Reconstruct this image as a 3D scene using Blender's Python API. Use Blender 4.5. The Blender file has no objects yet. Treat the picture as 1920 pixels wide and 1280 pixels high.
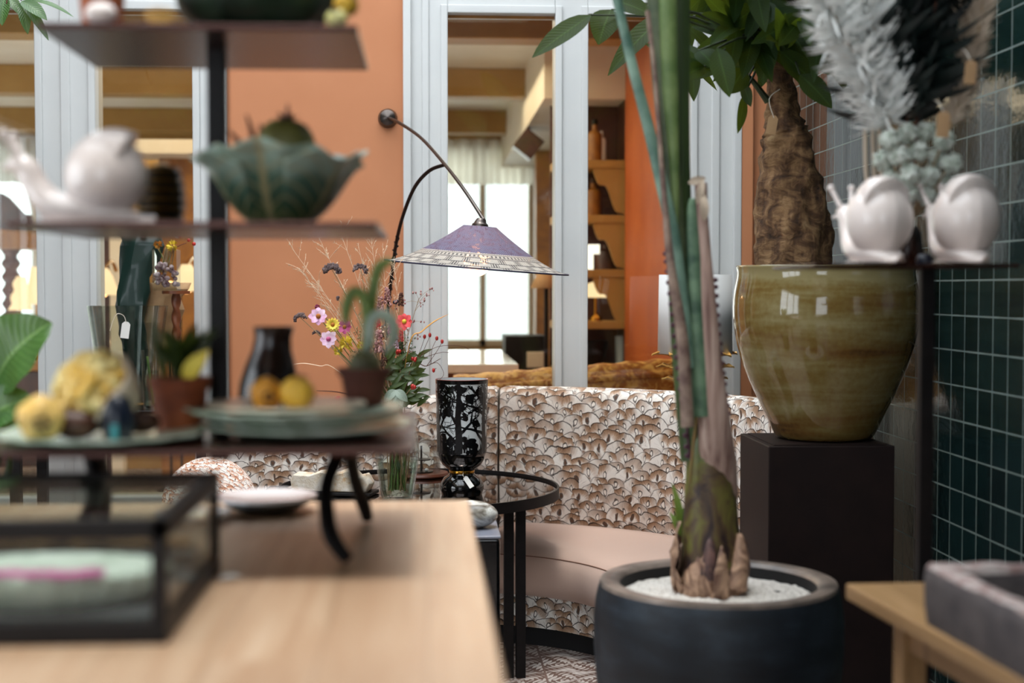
import bpy, math, random
from mathutils import Vector, Matrix, Euler
SC = bpy.context.scene
COL = SC.collection
PI = math.pi
random.seed(7)
F = 2667.0
EYE = Vector((0, 0, 1.31))
# ---------------- camera, world, light, exposure
cd = bpy.data.cameras.new('camera'); cam = bpy.data.objects.new('camera', cd); COL.objects.link(cam)
cd.lens = 50; cd.sensor_width = 36; cd.clip_start = 0.05
cam.location = EYE
cam.rotation_euler = (math.radians(90 - 2.147), 0, math.radians(-3.433))
cd.dof.use_dof = True; cd.dof.focus_distance = 5.0; cd.dof.aperture_fstop = 1.8; cd.dof.aperture_blades = 9
SC.camera = cam
CR = Euler((math.radians(90 - 2.147), 0, math.radians(-3.433))).to_matrix()
w = bpy.data.worlds.new('daylight'); SC.world = w; w.use_nodes = True
w.node_tree.nodes['Background'].inputs[0].default_value = (0.86, 0.93, 1.0, 1)
w.node_tree.nodes['Background'].inputs[1].default_value = 4.0

def lamp(name, kind, loc, rot, power, color, size=1, size_y=None):
    l = bpy.data.lights.new(name, kind); l.energy = power; l.color = color
    if kind == 'AREA':
        l.shape = 'RECTANGLE'; l.size = size; l.size_y = size_y or size
    elif kind == 'POINT':
        l.shadow_soft_size = size
    o = bpy.data.objects.new(name, l); COL.objects.link(o); o.location = loc; o.rotation_euler = rot
    return o
lamp('skylight_daylight', 'AREA', (-0.15, 3.45, 4.5), (0, 0, 0), 66, (0.88, 0.95, 1.0), 3.3, 4.6)
sun = lamp('sun_through_roof', 'SUN', (-.9, 3.3, 6), (math.radians(6), math.radians(-1), 0), 2.0, (1.0, 0.96, 0.90)); sun.data.angle = math.radians(12)
lamp('side_window_daylight', 'AREA', (-3.45, 1.5, 1.7), (0, math.radians(-90), 0), 26, (0.9, 0.96, 1.0), 1.7, 2.6)
lamp('street_window_daylight', 'AREA', (-1.3, -2.38, 1.7), (math.radians(-90), 0, PI), 2.5, (0.9, 0.96, 1.0), 1.6, 2.0)
lamp('back_room_daylight', 'AREA', (-.6, 14.75, 1.7), (math.radians(90), 0, PI), 160, (1, 0.97, 0.92), 6, 2.6)
lamp('back_room_warm_fill', 'AREA', (-0.8, 8.9, 2.72), (0, 0, 0), 130, (1.0, 0.80, 0.56), 3.0, 4.0)  # added warm fill light for the back room; no ceiling lamp hangs there
vs = SC.view_settings
vs.view_transform = 'Standard'; vs.look = 'None'; vs.exposure = -0.1; vs.gamma = 1; vs.use_curve_mapping = False
SC.cycles.use_denoising = True
SC.cycles.max_bounces = 10; SC.cycles.transparent_max_bounces = 24

def at(px, py, Y):
    d = CR @ Vector(((px - 960) / F, (640 - py) / F, -1))
    return EYE + d * (Y / d.y)
def size(px, Y): return px * Y / F
def pixel(p):
    d = CR.transposed() @ (Vector(p) - EYE); return 960 - F * d.x / d.z, 640 + F * d.y / d.z

# ---------------- colour and node helpers
def L(h):
    if isinstance(h, (tuple, list)): return tuple(h[:3])
    h = h.lstrip('#'); c = [int(h[i:i + 2], 16) / 255 for i in (0, 2, 4)]
    return tuple(x / 12.92 if x <= .04045 else ((x + .055) / 1.055) ** 2.4 for x in c)
def L4(h): return L(h) + (1,)

class S:
    """a value in a node tree: a socket with arithmetic"""
    def __init__(s, g, sock): s.g = g; s.k = sock
    def __add__(s, o): return s.g.m('ADD', s, o)
    def __radd__(s, o): return s.g.m('ADD', o, s)
    def __sub__(s, o): return s.g.m('SUBTRACT', s, o)
    def __rsub__(s, o): return s.g.m('SUBTRACT', o, s)
    def __mul__(s, o): return s.g.m('MULTIPLY', s, o)
    def __rmul__(s, o): return s.g.m('MULTIPLY', o, s)
    def __truediv__(s, o): return s.g.m('DIVIDE', s, o)
    def lt(s, o): return s.g.m('LESS_THAN', s, o)
    def gt(s, o): return s.g.m('GREATER_THAN', s, o)
    def floor(s): return s.g.m('FLOOR', s)
    def frac(s): return s.g.m('FRACT', s)
    def abs(s): return s.g.m('ABSOLUTE', s)
    def sin(s): return s.g.m('SINE', s)
    def sqrt(s): return s.g.m('SQRT', s)
    def pow(s, p): return s.g.m('POWER', s, p)
class G:
    def __init__(g, name):
        g.mat = bpy.data.materials.new(name); g.mat.use_nodes = True
        g.nt = g.mat.node_tree; g.bs = g.nt.nodes['Principled BSDF']; g.out = g.nt.nodes['Material Output']
    def n(g, t): return g.nt.nodes.new(t)
    def link(g, a, b): g.nt.links.new(a.k if isinstance(a, S) else a, b)
    def put(g, sock, v):
        if isinstance(v, S): g.nt.links.new(v.k, sock)
        elif isinstance(v, bpy.types.NodeSocket): g.nt.links.new(v, sock)
        else: sock.default_value = v
    def m(g, op, a, b=None, clamp=False):
        x = g.n('ShaderNodeMath'); x.operation = op; x.use_clamp = clamp
        g.put(x.inputs[0], a)
        if b is not None: g.put(x.inputs[1], b)
        return S(g, x.outputs[0])
    def uv(g):
        x = g.n('ShaderNodeUVMap'); y = g.n('ShaderNodeSeparateXYZ'); g.link(x.outputs[0], y.inputs[0])
        return S(g, y.outputs[0]), S(g, y.outputs[1])
    def pos(g):
        x = g.n('ShaderNodeNewGeometry'); y = g.n('ShaderNodeSeparateXYZ'); g.link(x.outputs['Position'], y.inputs[0])
        return S(g, y.outputs[0]), S(g, y.outputs[1]), S(g, y.outputs[2])
    def vec(g, a, b, c=0.0):
        x = g.n('ShaderNodeCombineXYZ'); g.put(x.inputs[0], a); g.put(x.inputs[1], b); g.put(x.inputs[2], c); return x.outputs[0]
    def objco(g): return g.n('ShaderNodeTexCoord').outputs['Object']
    def noise(g, scale, vec=None, detail=3, rough=.55, dist=0.0):
        x = g.n('ShaderNodeTexNoise'); x.inputs['Scale'].default_value = scale; x.inputs['Detail'].default_value = detail
        x.inputs['Roughness'].default_value = rough; x.inputs['Distortion'].default_value = dist
        g.link(vec if vec is not None else g.objco(), x.inputs['Vector']); return S(g, x.outputs['Fac'])
    def white(g, a, b):
        x = g.n('ShaderNodeTexWhiteNoise'); x.noise_dimensions = '2D'; g.link(g.vec(a, b), x.inputs['Vector'])
        y = g.n('ShaderNodeSeparateColor'); g.link(x.outputs['Color'], y.inputs[0])
        return S(g, y.outputs[0]), S(g, y.outputs[1]), S(g, y.outputs[2])
    def ramp(g, fac, stops, interp='LINEAR'):
        x = g.n('ShaderNodeValToRGB'); r = x.color_ramp; r.interpolation = interp
        while len(r.elements) < len(stops): r.elements.new(0.5)
        for e, (p, c) in zip(r.elements, stops): e.position = p; e.color = L4(c)
        g.put(x.inputs[0], fac); return x.outputs[0]
    def mix(g, fac, a, b, mode='MIX'):
        x = g.n('ShaderNodeMix'); x.data_type = 'RGBA'; x.blend_type = mode
        g.put(x.inputs[0], fac)
        for k, v in ((6, a), (7, b)):
            if isinstance(v, (str, tuple)): x.inputs[k].default_value = L4(v)
            else: g.put(x.inputs[k], v)
        return x.outputs[2]
    def bump(g, h, strength=.3, dist=.01):
        x = g.n('ShaderNodeBump'); x.inputs['Strength'].default_value = strength; x.inputs['Distance'].default_value = dist
        g.put(x.inputs['Height'], h); g.link(x.outputs[0], g.bs.inputs['Normal'])
    def set(g, base=None, rough=None, metal=None, **kw):
        if base is not None:
            if isinstance(base, (str, tuple)): g.bs.inputs['Base Color'].default_value = L4(base)
            else: g.put(g.bs.inputs['Base Color'], base)
        if rough is not None: g.put(g.bs.inputs['Roughness'], rough)
        if metal is not None: g.put(g.bs.inputs['Metallic'], metal)
        for k, v in kw.items():
            g.put(g.bs.inputs[k.replace('_', ' ')], L4(v) if isinstance(v, str) else v)
        return g
def P(name, base, rough=.5, metal=0, **kw): return G(name).set(base, rough, metal, **kw).mat
def NM(name, c1, c2, scale=8, rough=.5, metal=0, bump=0, detail=4, lo=.35, hi=.65, dist=0, **kw):
    g = G(name); f = g.noise(scale, detail=detail, dist=dist)
    g.set(g.ramp(f, [(lo, c1), (hi, c2)]), rough, metal, **kw)
    if bump: g.bump(f, bump, .01)
    return g.mat
def GLASS(name, tint='#ffffff', f0=1.45, amount=1.0, rough=0.0):
    g = G(name); t = g.n('ShaderNodeBsdfTransparent'); t.inputs[0].default_value = L4(tint)
    q = g.n('ShaderNodeBsdfGlossy'); q.inputs['Roughness'].default_value = rough
    fr = g.n('ShaderNodeFresnel'); fr.inputs[0].default_value = f0
    mx = g.n('ShaderNodeMixShader'); g.put(mx.inputs[0], S(g, fr.outputs[0]) * amount)
    g.link(t.outputs[0], mx.inputs[1]); g.link(q.outputs[0], mx.inputs[2]); g.link(mx.outputs[0], g.out.inputs[0])
    return g.mat
def EMIT(name, col, s):
    g = G(name); g.set('#000000', .5); g.bs.inputs['Emission Color'].default_value = L4(col); g.bs.inputs['Emission Strength'].default_value = s
    return g.mat

# ---------------- mesh builder
class MB:
    def __init__(s): s.v = []; s.f = []; s.uv = []; s.mi = []; s.cur = 0
    def add(s, v, f, uv=None):
        o = len(s.v); s.v += [Vector(p) for p in v]; s.uv += list(uv) if uv else [(0.0, 0.0)] * len(v)
        s.f += [tuple(i + o for i in q) for q in f]; s.mi += [s.cur] * len(f); return s
    def box(s, x0, x1, y0, y1, z0, z1):
        v = [(x, y, z) for z in (z0, z1) for y in (y0, y1) for x in (x0, x1)]
        # each side gets its own corners so that its uv is in metres
        q = [((0, 2, 3, 1), 0, 1), ((4, 5, 7, 6), 0, 1), ((0, 1, 5, 4), 0, 2), ((2, 6, 7, 3), 0, 2), ((0, 4, 6, 2), 1, 2), ((1, 3, 7, 5), 1, 2)]
        s.add(v, [a for a, _, _ in q], [(p[0], p[1]) for p in v]); return s
    def grid(s, fn, nu, nv, cu=False, cv=False, uvs=None):
        v = []; uv = []; mu = nu if cu else nu + 1; mv = nv if cv else nv + 1
        for j in range(mv):
            for i in range(mu):
                a, b = i / nu, j / nv; v.append(fn(a, b)); uv.append(uvs(a, b) if uvs else (a, b))
        f = []
        for j in range(nv):
            for i in range(nu):
                i2 = (i + 1) % mu; j2 = (j + 1) % mv
                f.append((j * mu + i, j * mu + i2, j2 * mu + i2, j2 * mu + i))
        return s.add(v, f, uv)
    def lathe(s, prof, n=40, c=(0, 0, 0), warp=None, cap=True, uvs=None):
        c = Vector(c); m = len(prof) - 1
        def fn(a, b):
            k = int(round(b * m)); r, z = prof[k]; t = a * 2 * PI
            if warp: r, z = warp(t, k / m, r, z)
            return c + Vector((r * math.cos(t), r * math.sin(t), z))
        # last column is doubled so that the uv does not wrap
        s.grid(fn, n, m, uvs=uvs)
        return s
    def ell(s, c, rx, ry, rz, n=16, m=10, rot=None, fn=None):
        c = Vector(c); R = rot or Matrix.Identity(3)
        def f(a, b):
            t = a * 2 * PI; p = (b - .5) * PI
            d = Vector((math.cos(t) * math.cos(p), math.sin(t) * math.cos(p), math.sin(p)))
            k = fn(a, b) if fn else 1
            return c + R @ Vector((d.x * rx * k, d.y * ry * k, d.z * rz * k))
        return s.grid(f, n, m)
    def tube(s, pts, rad, n=10, sub=1, flat=1.0, side=None, cap=True):
        pts = [Vector(p) for p in pts]
        if not isinstance(rad, (list, tuple)): rad = [rad] * len(pts)
        rad = list(rad)
        if sub > 1: pts, rad = spline(pts, rad, sub)
        N = len(pts); T = []
        for i in range(N):
            d = pts[min(i + 1, N - 1)] - pts[max(i - 1, 0)]
            T.append(d.normalized() if d.length > 1e-9 else Vector((0, 0, 1)))
        u = Vector(side) if side else (Vector((0, 1, 0)) if abs(T[0].y) < .8 else Vector((1, 0, 0)))
        v = []; uv = []; ln = 0
        for i in range(N):
            if i: ln += (pts[i] - pts[i - 1]).length
            t = T[i]; u = (u - t * u.dot(t)); u = u.normalized() if u.length > 1e-6 else t.orthogonal().normalized()
            w_ = t.cross(u); r = rad[i]; ru, rw = r if isinstance(r, (tuple, list)) else (r, r * flat)
            for k in range(n):
                a = 2 * PI * k / n; v.append(pts[i] + u * math.cos(a) * ru + w_ * math.sin(a) * rw); uv.append((k / n, ln))
        f = [(i * n + k, i * n + (k + 1) % n, (i + 1) * n + (k + 1) % n, (i + 1) * n + k) for i in range(N - 1) for k in range(n)]
        if cap: f += [tuple(range(n))[::-1], tuple((N - 1) * n + k for k in range(n))]
        return s.add(v, f, uv)
    def leaf(s, base, tip, width, normal=(0, -1, 0.3), sag=.12, fold=.15, nu=4, nv=8, shape=None, wave=0.0):
        base, tip = Vector(base), Vector(tip); d = tip - base; ln = d.length; d.normalize(); nr = Vector(normal)
        sd = d.cross(nr); sd = sd.normalized() if sd.length > 1e-6 else d.orthogonal(); nr = sd.cross(d)
        shape = shape or (lambda t: math.sin(PI * min(1, t ** .8)) ** .75)
        ph = random.random() * 6
        def fn(a, b):
            x = (a - .5) * 2; w_ = width * .5 * shape(b) if 0 < b < 1 else width * .02
            return base + d * ln * b + sd * x * w_ + nr * (sag * ln * math.sin(PI * b) + fold * abs(x) * w_ + wave * ln * abs(x) * math.sin(b * 17 + ph + x))
        return s.grid(fn, nu, nv)
    def ribbon(s, pts, wid, nrm):
        v = []; uv = []; pts = [Vector(p) for p in pts]
        for i, p in enumerate(pts):
            t = (pts[min(i + 1, len(pts) - 1)] - pts[max(i - 1, 0)]).normalized(); n_ = nrm(p) if callable(nrm) else Vector(nrm)
            q = t.cross(n_).normalized(); wd = wid[i] if isinstance(wid, (list, tuple)) else wid
            v += [p - q * wd / 2, p + q * wd / 2]; uv += [(0, i), (1, i)]
        return s.add(v, [(2 * i, 2 * i + 1, 2 * i + 3, 2 * i + 2) for i in range(len(pts) - 1)], uv)
    def apply(s, M):
        s.v = [M @ p for p in s.v]; return s
    def build(s, name, mat, parent=None, smooth=35, bevel=0, solid=0, seg=2, subsurf=0):
        off = wloc(parent) if parent else Vector((0, 0, 0))
        me = bpy.data.meshes.new(name); me.from_pydata([tuple(p - off) for p in s.v], [], s.f)
        ul = me.uv_layers.new(name='UVMap'); idx = [0] * len(me.loops); me.loops.foreach_get('vertex_index', idx)
        flat = [c for i in idx for c in s.uv[i]]; ul.data.foreach_set('uv', flat)
        for mt in (mat if isinstance(mat, (list, tuple)) else [mat]): me.materials.append(mt)
        if isinstance(mat, (list, tuple)): me.polygons.foreach_set('material_index', s.mi)
        me.validate(); me.update()
        if smooth:
            me.polygons.foreach_set('use_smooth', [True] * len(me.polygons)); me.set_sharp_from_angle(angle=math.radians(smooth))
        o = bpy.data.objects.new(name, me); COL.objects.link(o)
        if parent: o.parent = parent
        if bevel:
            b = o.modifiers.new('bevel', 'BEVEL'); b.width = bevel; b.segments = seg; b.limit_method = 'ANGLE'
            wn = o.modifiers.new('wn', 'WEIGHTED_NORMAL'); wn.keep_sharp = False
        if subsurf: q = o.modifiers.new('sub', 'SUBSURF'); q.levels = q.render_levels = subsurf
        if solid: q = o.modifiers.new('solid', 'SOLIDIFY'); q.thickness = solid; q.offset = 0
        return o
def spline(pts, rad, sub):
    P_, R_ = [], []; n = len(pts)
    def lerp(a, b, t):
        if isinstance(a, (tuple, list)): return tuple(x + (y - x) * t for x, y in zip(a, b))
        return a + (b - a) * t
    for i in range(n - 1):
        p0, p1, p2, p3 = pts[max(i - 1, 0)], pts[i], pts[i + 1], pts[min(i + 2, n - 1)]
        for k in range(sub):
            t = k / sub
            P_.append(.5 * ((2 * p1) + (p2 - p0) * t + (2 * p0 - 5 * p1 + 4 * p2 - p3) * t * t + (3 * p1 - p0 - 3 * p2 + p3) * t ** 3)); R_.append(lerp(rad[i], rad[i + 1], t))
    return P_ + [pts[-1]], R_ + [rad[-1]]
def wloc(o):
    v = Vector((0, 0, 0))
    while o: v += o.location; o = o.parent
    return v
def tag(o, label, cat, group=None, kind=None):
    o['label'] = label; o['category'] = cat
    if group: o['group'] = group
    if kind: o['kind'] = kind
    return o
def thing(name, label, cat, loc, group=None):
    o = bpy.data.objects.new(name, None); COL.objects.link(o); o.location = loc; o.empty_display_size = .05
    return tag(o, label, cat, group)
def struct(o, label=None):
    o['kind'] = 'structure'
    if label: o['label'] = label
    return o
def copy_tree(o, parent=None):
    c = o.copy(); COL.objects.link(c); c.parent = parent
    for ch in list(o.children): copy_tree(ch, c)
    return c
def rz(a): return Matrix.Rotation(a, 4, 'Z')
def TR(v): return Matrix.Translation(Vector(v))
def rnd(a, b): return random.uniform(a, b)
# ---------------- materials
M = {}
M['orange'] = NM('orange_paint', '#c5835a', '#c07e55', 3, .7, bump=.03)
M['white'] = NM('white_paint', '#d3d4d2', '#cdcfce', 3, .45)
M['cream'] = NM('cream_paint', '#e4dbc8', '#d9ccb4', 2, .6)
M['greywall'] = P('grey_plaster', '#4a4642', .8)
M['black'] = NM('black_powder_coat', '#100d0e', '#171415', 30, .5, Specular_IOR_Level=.25)
M['traymetal'] = G('dark_bronze_sheet').set('#3b1f18', .26, .65).mat
M['bronze'] = P('dark_bronze', '#57504c', .3, .9)
M['bronzedark'] = P('blackened_bronze', '#332621', .35, .8)
M['gloss'] = P('black_lacquer', '#060709', .06, 0, Coat_Weight=.6)
M['plinth'] = NM('dark_brown_plinth_paint', '#1b1211', '#211614', 12, .6, Specular_IOR_Level=.2)
M['glass'] = GLASS('clear_window_glass', '#f4f6f3', 1.5)
M['caseglass'] = GLASS('display_case_glass', '#f4f7f5', 1.5, .4)
M['vaseglass'] = GLASS('clear_vase_glass', '#f4f7f5', 1.5, .55)
M['water'] = GLASS('water', '#eff3ec', 1.33, .5)
M['porcelain'] = P('blush_white_porcelain', '#e8dcd6', .28, 0, Coat_Weight=.4)
M['whiteceramic'] = P('white_ceramic', '#eef0f2', .14, 0, Coat_Weight=.5)
M['terracotta'] = NM('terracotta', '#a2532f', '#b9683d', 14, .8, bump=.1)
M['terradark'] = NM('dark_terracotta', '#4a2418', '#5b2e1f', 14, .8, bump=.1)
M['soil'] = NM('soil', '#1a120d', '#33241a', 60, .95, bump=.6)
M['quince'] = NM('quince_skin', '#cf9a22', '#dcb640', 7, .45)
M['palequince'] = NM('pale_quince_skin', '#d9a545', '#e8cf86', 7, .5)
M['brownfruit'] = P('fruit_calyx', '#3a2112', .8)
M['mint'] = NM('mint_glaze', '#a5b8a2', '#ccd8c8', 18, .2)
M['cream_glaze'] = P('cream_glaze', '#e2d3bd', .3)
M['jug'] = NM('dark_brown_glaze', '#150c09', '#33190f', 16, .18)
M['paper'] = P('white_card', '#e6e4df', .8)
M['kraft'] = NM('kraft_card', '#a98560', '#b8946c', 20, .85)
M['cord'] = P('string', '#d8cfc0', .9)
M['gravel'] = NM('white_gravel', '#b9b3aa', '#eae6df', 220, .8, bump=.8)
M['trough'] = NM('weathered_stone', '#3d383a', '#57504f', 16, .85, bump=.35)
M['troughrim'] = NM('worn_stone_rim', '#7d5f5b', '#b4aaa6', 40, .8, bump=.4)
M['stem'] = NM('green_stem', '#4d6630', '#6e8443', 20, .5)
M['drystem'] = NM('dry_stem', '#8f7350', '#b39772', 30, .8)
M['darktwig'] = NM('dark_twig', '#4a2b22', '#6b4030', 30, .8)
M['gold'] = NM('gold_leaf', '#b07c30', '#e0b566', 25, .35, .35, bump=.3)
M['goldplain'] = P('polished_gold', '#c08a35', .2, 1)
M['mirror'] = P('smoked_mirror', '#8b807b', .03, 1)
M['rope'] = NM('turned_dark_wood', '#5c2f1a', '#7e4526', 12, .4)
M['ribbon'] = P('magenta_ribbon', '#c44a90', .5)
M['slate'] = NM('slate', '#3b3b3d', '#4a4a4d', 10, .7)
M['silverbrown'] = NM('brown_bark_strip', '#4e3626', '#a57e55', 14, .8, dist=1.5, bump=.4)
M['ivory'] = P('ivory_trim', '#e4e3df', .6)
M['orangecloth'] = NM('gold_brocade', '#a5651c', '#ecc06a', 16, .5, detail=6, dist=1.2, lo=.44, hi=.58)
M['curtain'] = G('cream_curtain').mat
M['wood_orange'] = NM('honey_wood', '#8a5a2a', '#a8722f', 4, .45, dist=2)
M['wood_dark'] = NM('dark_wood', '#3a2015', '#54301f', 5, .4, dist=2)
M['wood_red'] = NM('red_brown_wood', '#5b2e1c', '#70391f', 5, .4, dist=2)
M['brownpanel'] = NM('purple_brown_panel', '#4a2a24', '#5a342b', 6, .6)
M['rust'] = NM('rust_orange_wall', '#a9501a', '#b85c1f', 2.5, .6)
M['ochre'] = NM('ochre_paint', '#a27b3e', '#b08a4c', 3, .6)
M['bulbglow'] = EMIT('warm_bulb_glow', '#ffb677', 7)
M['filament'] = EMIT('glowing_filament', '#ff9a55', 26)
M['shade_cream'] = EMIT('lit_cream_shade', '#ffdba8', 1.6)
M['black_matte'] = P('matt_black', '#0e0c0d', .8)
M['bark'] = None

g = G('dark_green_zellige_tile'); x, y, z = g.pos(); T = .1025
a, b = (y - .02) / T, z / T; fu, fv = a.frac(), b.frac()
r1, r2, r3 = g.white(a.floor(), b.floor())
wob = (g.noise(9) - .5) * .03
gr = g.m('MAXIMUM', ((fu - .5).abs() + wob).gt(.478), ((fv - .5).abs() + wob).gt(.478))
tile = g.mix(r3, '#081618', '#132627'); tile = g.mix(g.noise(26) * .35, tile, '#233836')
g.set(g.mix(gr, tile, '#6f7c76'), .12 + gr * .6)
g.bs.inputs['Coat Weight'].default_value = .3
h = (r1 - .5) * fu * .9 + (r2 - .5) * fv * .9 + g.noise(30) * .25 - gr * .6
g.bump(h, .35, .012); M['tile'] = g.mat

g = G('patterned_cement_floor'); x, y, z = g.pos(); T = .2
fu, fv = (x / T).frac() - .5, (y / T).frac() - .5
d = (fu * fu + fv * fv).sqrt(); k = g.m('ARCTAN2', fu, fv)
ptn = ((d * 38 + (k * 4).sin() * 2.2).sin() * ((fu.abs() + fv.abs()) * 22).sin())
f = g.m('GREATER_THAN', ptn + (g.noise(30) - .5) * .5, .05)
c = g.mix(f, '#5c4a44', '#c8c2bd'); c = g.mix(((fu.abs() - .5).abs()).lt(.02), c, '#6b5750')
g.set(g.mix(g.noise(5) * .5, c, '#8d6f60'), .5); M['floor'] = g.mat

def wood(name, c1, c2, c3, plank=.12, axis='x', rough=.38, stave=.9):
    g = G(name); x, y, z = g.pos(); A, B = (x, y) if axis == 'x' else (y, x)
    row = (A / plank).floor(); sh = B / stave + row * .37; col = sh.floor()
    r1, r2, r3 = g.white(row, col)
    gr = g.noise(1, g.vec(A * 42 + r1 * 20, B * 2.6 + r2 * 9, z * 20), 5, .6, .6)
    c = g.ramp(gr, [(.3, c1), (.55, c2), (.75, c3)]); c = g.mix(r3 * .5, c, c1)
    seam = g.m('MAXIMUM', ((A / plank).frac() - .5).abs().gt(.492), 0.0)
    c = g.mix(seam * .45, c, '#4e2f18'); g.set(c, rough); g.bump(gr, .06, .003); return g.mat
M['counter'] = wood('light_oak_counter', '#b48f70', '#c5a586', '#d2b79b')
M['oak'] = wood('pale_oak', '#93724a', '#a5825a', '#b08c65', .11, 'x')
M['boards'] = wood('ceiling_boards', '#3f2815', '#56381d', '#6b4827', .14, 'x', .6, 3)

def scallop(name, sc, base='#836349', cream='#efece6', dark='#21150e', mid='#b5967c'):
    g = G(name); u, v = g.uv(); u = u / sc; v = v / sc
    nz = g.noise(1.3, g.vec(u, v), 2); nz2 = g.noise(1.1, g.vec(u + 31, v + 7), 2)
    u = u + (nz - .5) * .55; v = v + (nz2 - .5) * .45
    H = .44; col = g.mix(nz, cream, base); ht = None
    for k in (0, 1, 2):
        j = (v / H).floor() - k; off = (j * .5).frac()
        uu = u - off; i = uu.floor(); r1, r2, r3 = g.white(i, j)
        R = r2 * .26 + .60
        du = uu - i - .5 + (r1 - .5) * .34; dv = v - j * H + (r3 - .5) * .16
        d = (du * du + dv * dv).sqrt() / R
        ang = g.m('ARCTAN2', du, dv)
        streak = g.noise(1, g.vec(ang * 14 + r1 * 40, d * 1.2, r2 * 9), 3)
        t = d + (streak - .5) * .55
        c = g.ramp(t, [(.02, '#7a5b45'), (.2, cream), (.42, cream), (.66, mid), (.95, base)])
        c = g.mix(g.m('ADD', (du * (r1 - .5) * 9.0) + (r3 - .5) * .8, .12, clamp=True), c, g.mix(streak, cream, '#f3f0ea'))
        c = g.mix(r3 * .18, c, base); c = g.mix(streak.gt(.6) * .25, c, dark)
        ex = du / (r1 * .03 + .085); ey = (dv - .3) / .2; e = (ex * ex + ey * ey).sqrt()
        c = g.mix(e.lt(1.0) * .85, c, dark); c = g.mix(e.lt(.62), c, g.mix(r3.gt(.25), '#5a4030', '#f0ebe3'))
        rim = d.gt(.935 - (streak - .5) * .05); c = g.mix(rim * (r2 * .3 + .62), c, dark)
        ins = d.lt(1.0)
        col = g.mix(ins, col, c)
        hh = (1 - d) * .6 + float(k) * .35
        ht = hh * ins if ht is None else g.m('MAXIMUM', ht, hh * ins)
    g.set(col, .75); g.bump(ht, .25, .01); return g.mat
M['scallop'] = scallop('scallop_print_velvet', .076)
M['cushion'] = scallop('shell_print_cushion', .05, '#a5603c', '#efe6dd', '#5a3222', '#d9a98a')
g = G('blush_corduroy'); u, v = g.uv()
rib = (u * 2 * PI / .0042).sin() * .5 + .5
g.set(g.mix(rib * .25, '#c4a797', '#ab8876'), .85, Sheen_Weight=.3); g.bump(rib, .3, .002); M['cord_seat'] = g.mat

g = G('olive_brown_glaze'); x, y, z = g.pos()
band = g.noise(1, g.vec(x * 1.2, y * 1.2, z * 11), 3, .6, .4)
sp = g.noise(60, None, 3)
c = g.ramp(band + (z - .84) * .35 + (sp - .5) * .18, [(.36, '#3f2813'), (.5, '#684a22'), (.62, '#766235'), (.78, '#8c8059')])
g.set(c, .09, 0, Coat_Weight=.5); g.bump(g.noise(7), .06, .02); M['olive'] = g.mat
g = G('charcoal_fibre_clay'); x, y, z = g.pos()
f1 = g.noise(1, g.vec(x * 3, y * 3, z * 14), 4, .6, .5); f2 = g.noise(16, None, 3)
c = g.ramp(f1 + (f2 - .5) * .35, [(.3, '#0e1319'), (.5, '#182028'), (.7, '#2b353f')])
g.set(c, .5); g.bump(f2, .08, .01); M['charcoal'] = g.mat
M['charcoalrim'] = NM('worn_charcoal_rim', '#4b4440', '#85776d', 9, .35, bump=.05)

def leafmat(name, c1, c2, vein, N=16, rough=.38, spec=.5, back=None, trans=.25):
    g = G(name); u, v = g.uv(); ax = (u - .5).abs() * 2
    s = ((v * N - ax * 2.6) * 2 * PI).sin(); ve = g.m('MAXIMUM', s.gt(.9) * .5, ax.lt(.06))
    c = g.mix(g.noise(14), c1, c2); c = g.mix(ve * .55, c, vein)
    g.set(c, rough, Specular_IOR_Level=spec); g.bump(s, .12, .004)
    t = g.n('ShaderNodeBsdfTranslucent'); g.put(t.inputs[0], g.mix(.5, c, '#9db52e'))
    mx = g.n('ShaderNodeMixShader'); mx.inputs[0].default_value = trans
    g.link(g.bs.outputs[0], mx.inputs[1]); g.link(t.outputs[0], mx.inputs[2]); g.link(mx.outputs[0], g.out.inputs[0])
    return g.mat
M['leaf'] = leafmat('money_tree_leaf', '#12200d', '#203a17', '#40602b', rough=.6, spec=.2, trans=.35)
M['banana'] = leafmat('broad_green_leaf', '#2f5226', '#4a7434', '#7fa45f', 14)
M['ficus'] = leafmat('hanging_leaf', '#27471f', '#3b6b2c', '#5b8140', 10)
M['darkleaf'] = leafmat('dark_leaf', '#1f2a14', '#34421f', '#4b5a2b', 8)
M['bulbleaf'] = leafmat('bulb_leaf', '#5d7c33', '#83994f', '#93a865', 3)
M['bouquetleaf'] = leafmat('bouquet_leaf', '#1f3014', '#44591f', '#62753a', 9)
M['paleleaf'] = leafmat('silvery_leaf', '#7f9182', '#a5b3a4', '#c3cdbd', 9)
g = G('cabbage_glaze'); u, v = g.uv(); ax = (u - .5).abs() * 2
s = g.m('MAXIMUM', ((v * 5 - ax * 2.4) * 2 * PI).sin().gt(.87) * .7, ax.lt(.10 - v * .05))
c = g.ramp(v + (g.noise(20) - .5) * .25, [(.05, '#6f7a4a'), (.38, '#3f5741'), (.66, '#587362'), (.86, '#a9bfae')])
g.set(g.mix(s * .7, c, '#b5a578'), .25); g.bump(s + g.noise(18), .3, .006); M['cabbage'] = g.mat
M['darkcabbage'] = NM('dark_cabbage_leaf', '#0f1a12', '#2d4433', 12, .35, bump=.5)

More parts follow.
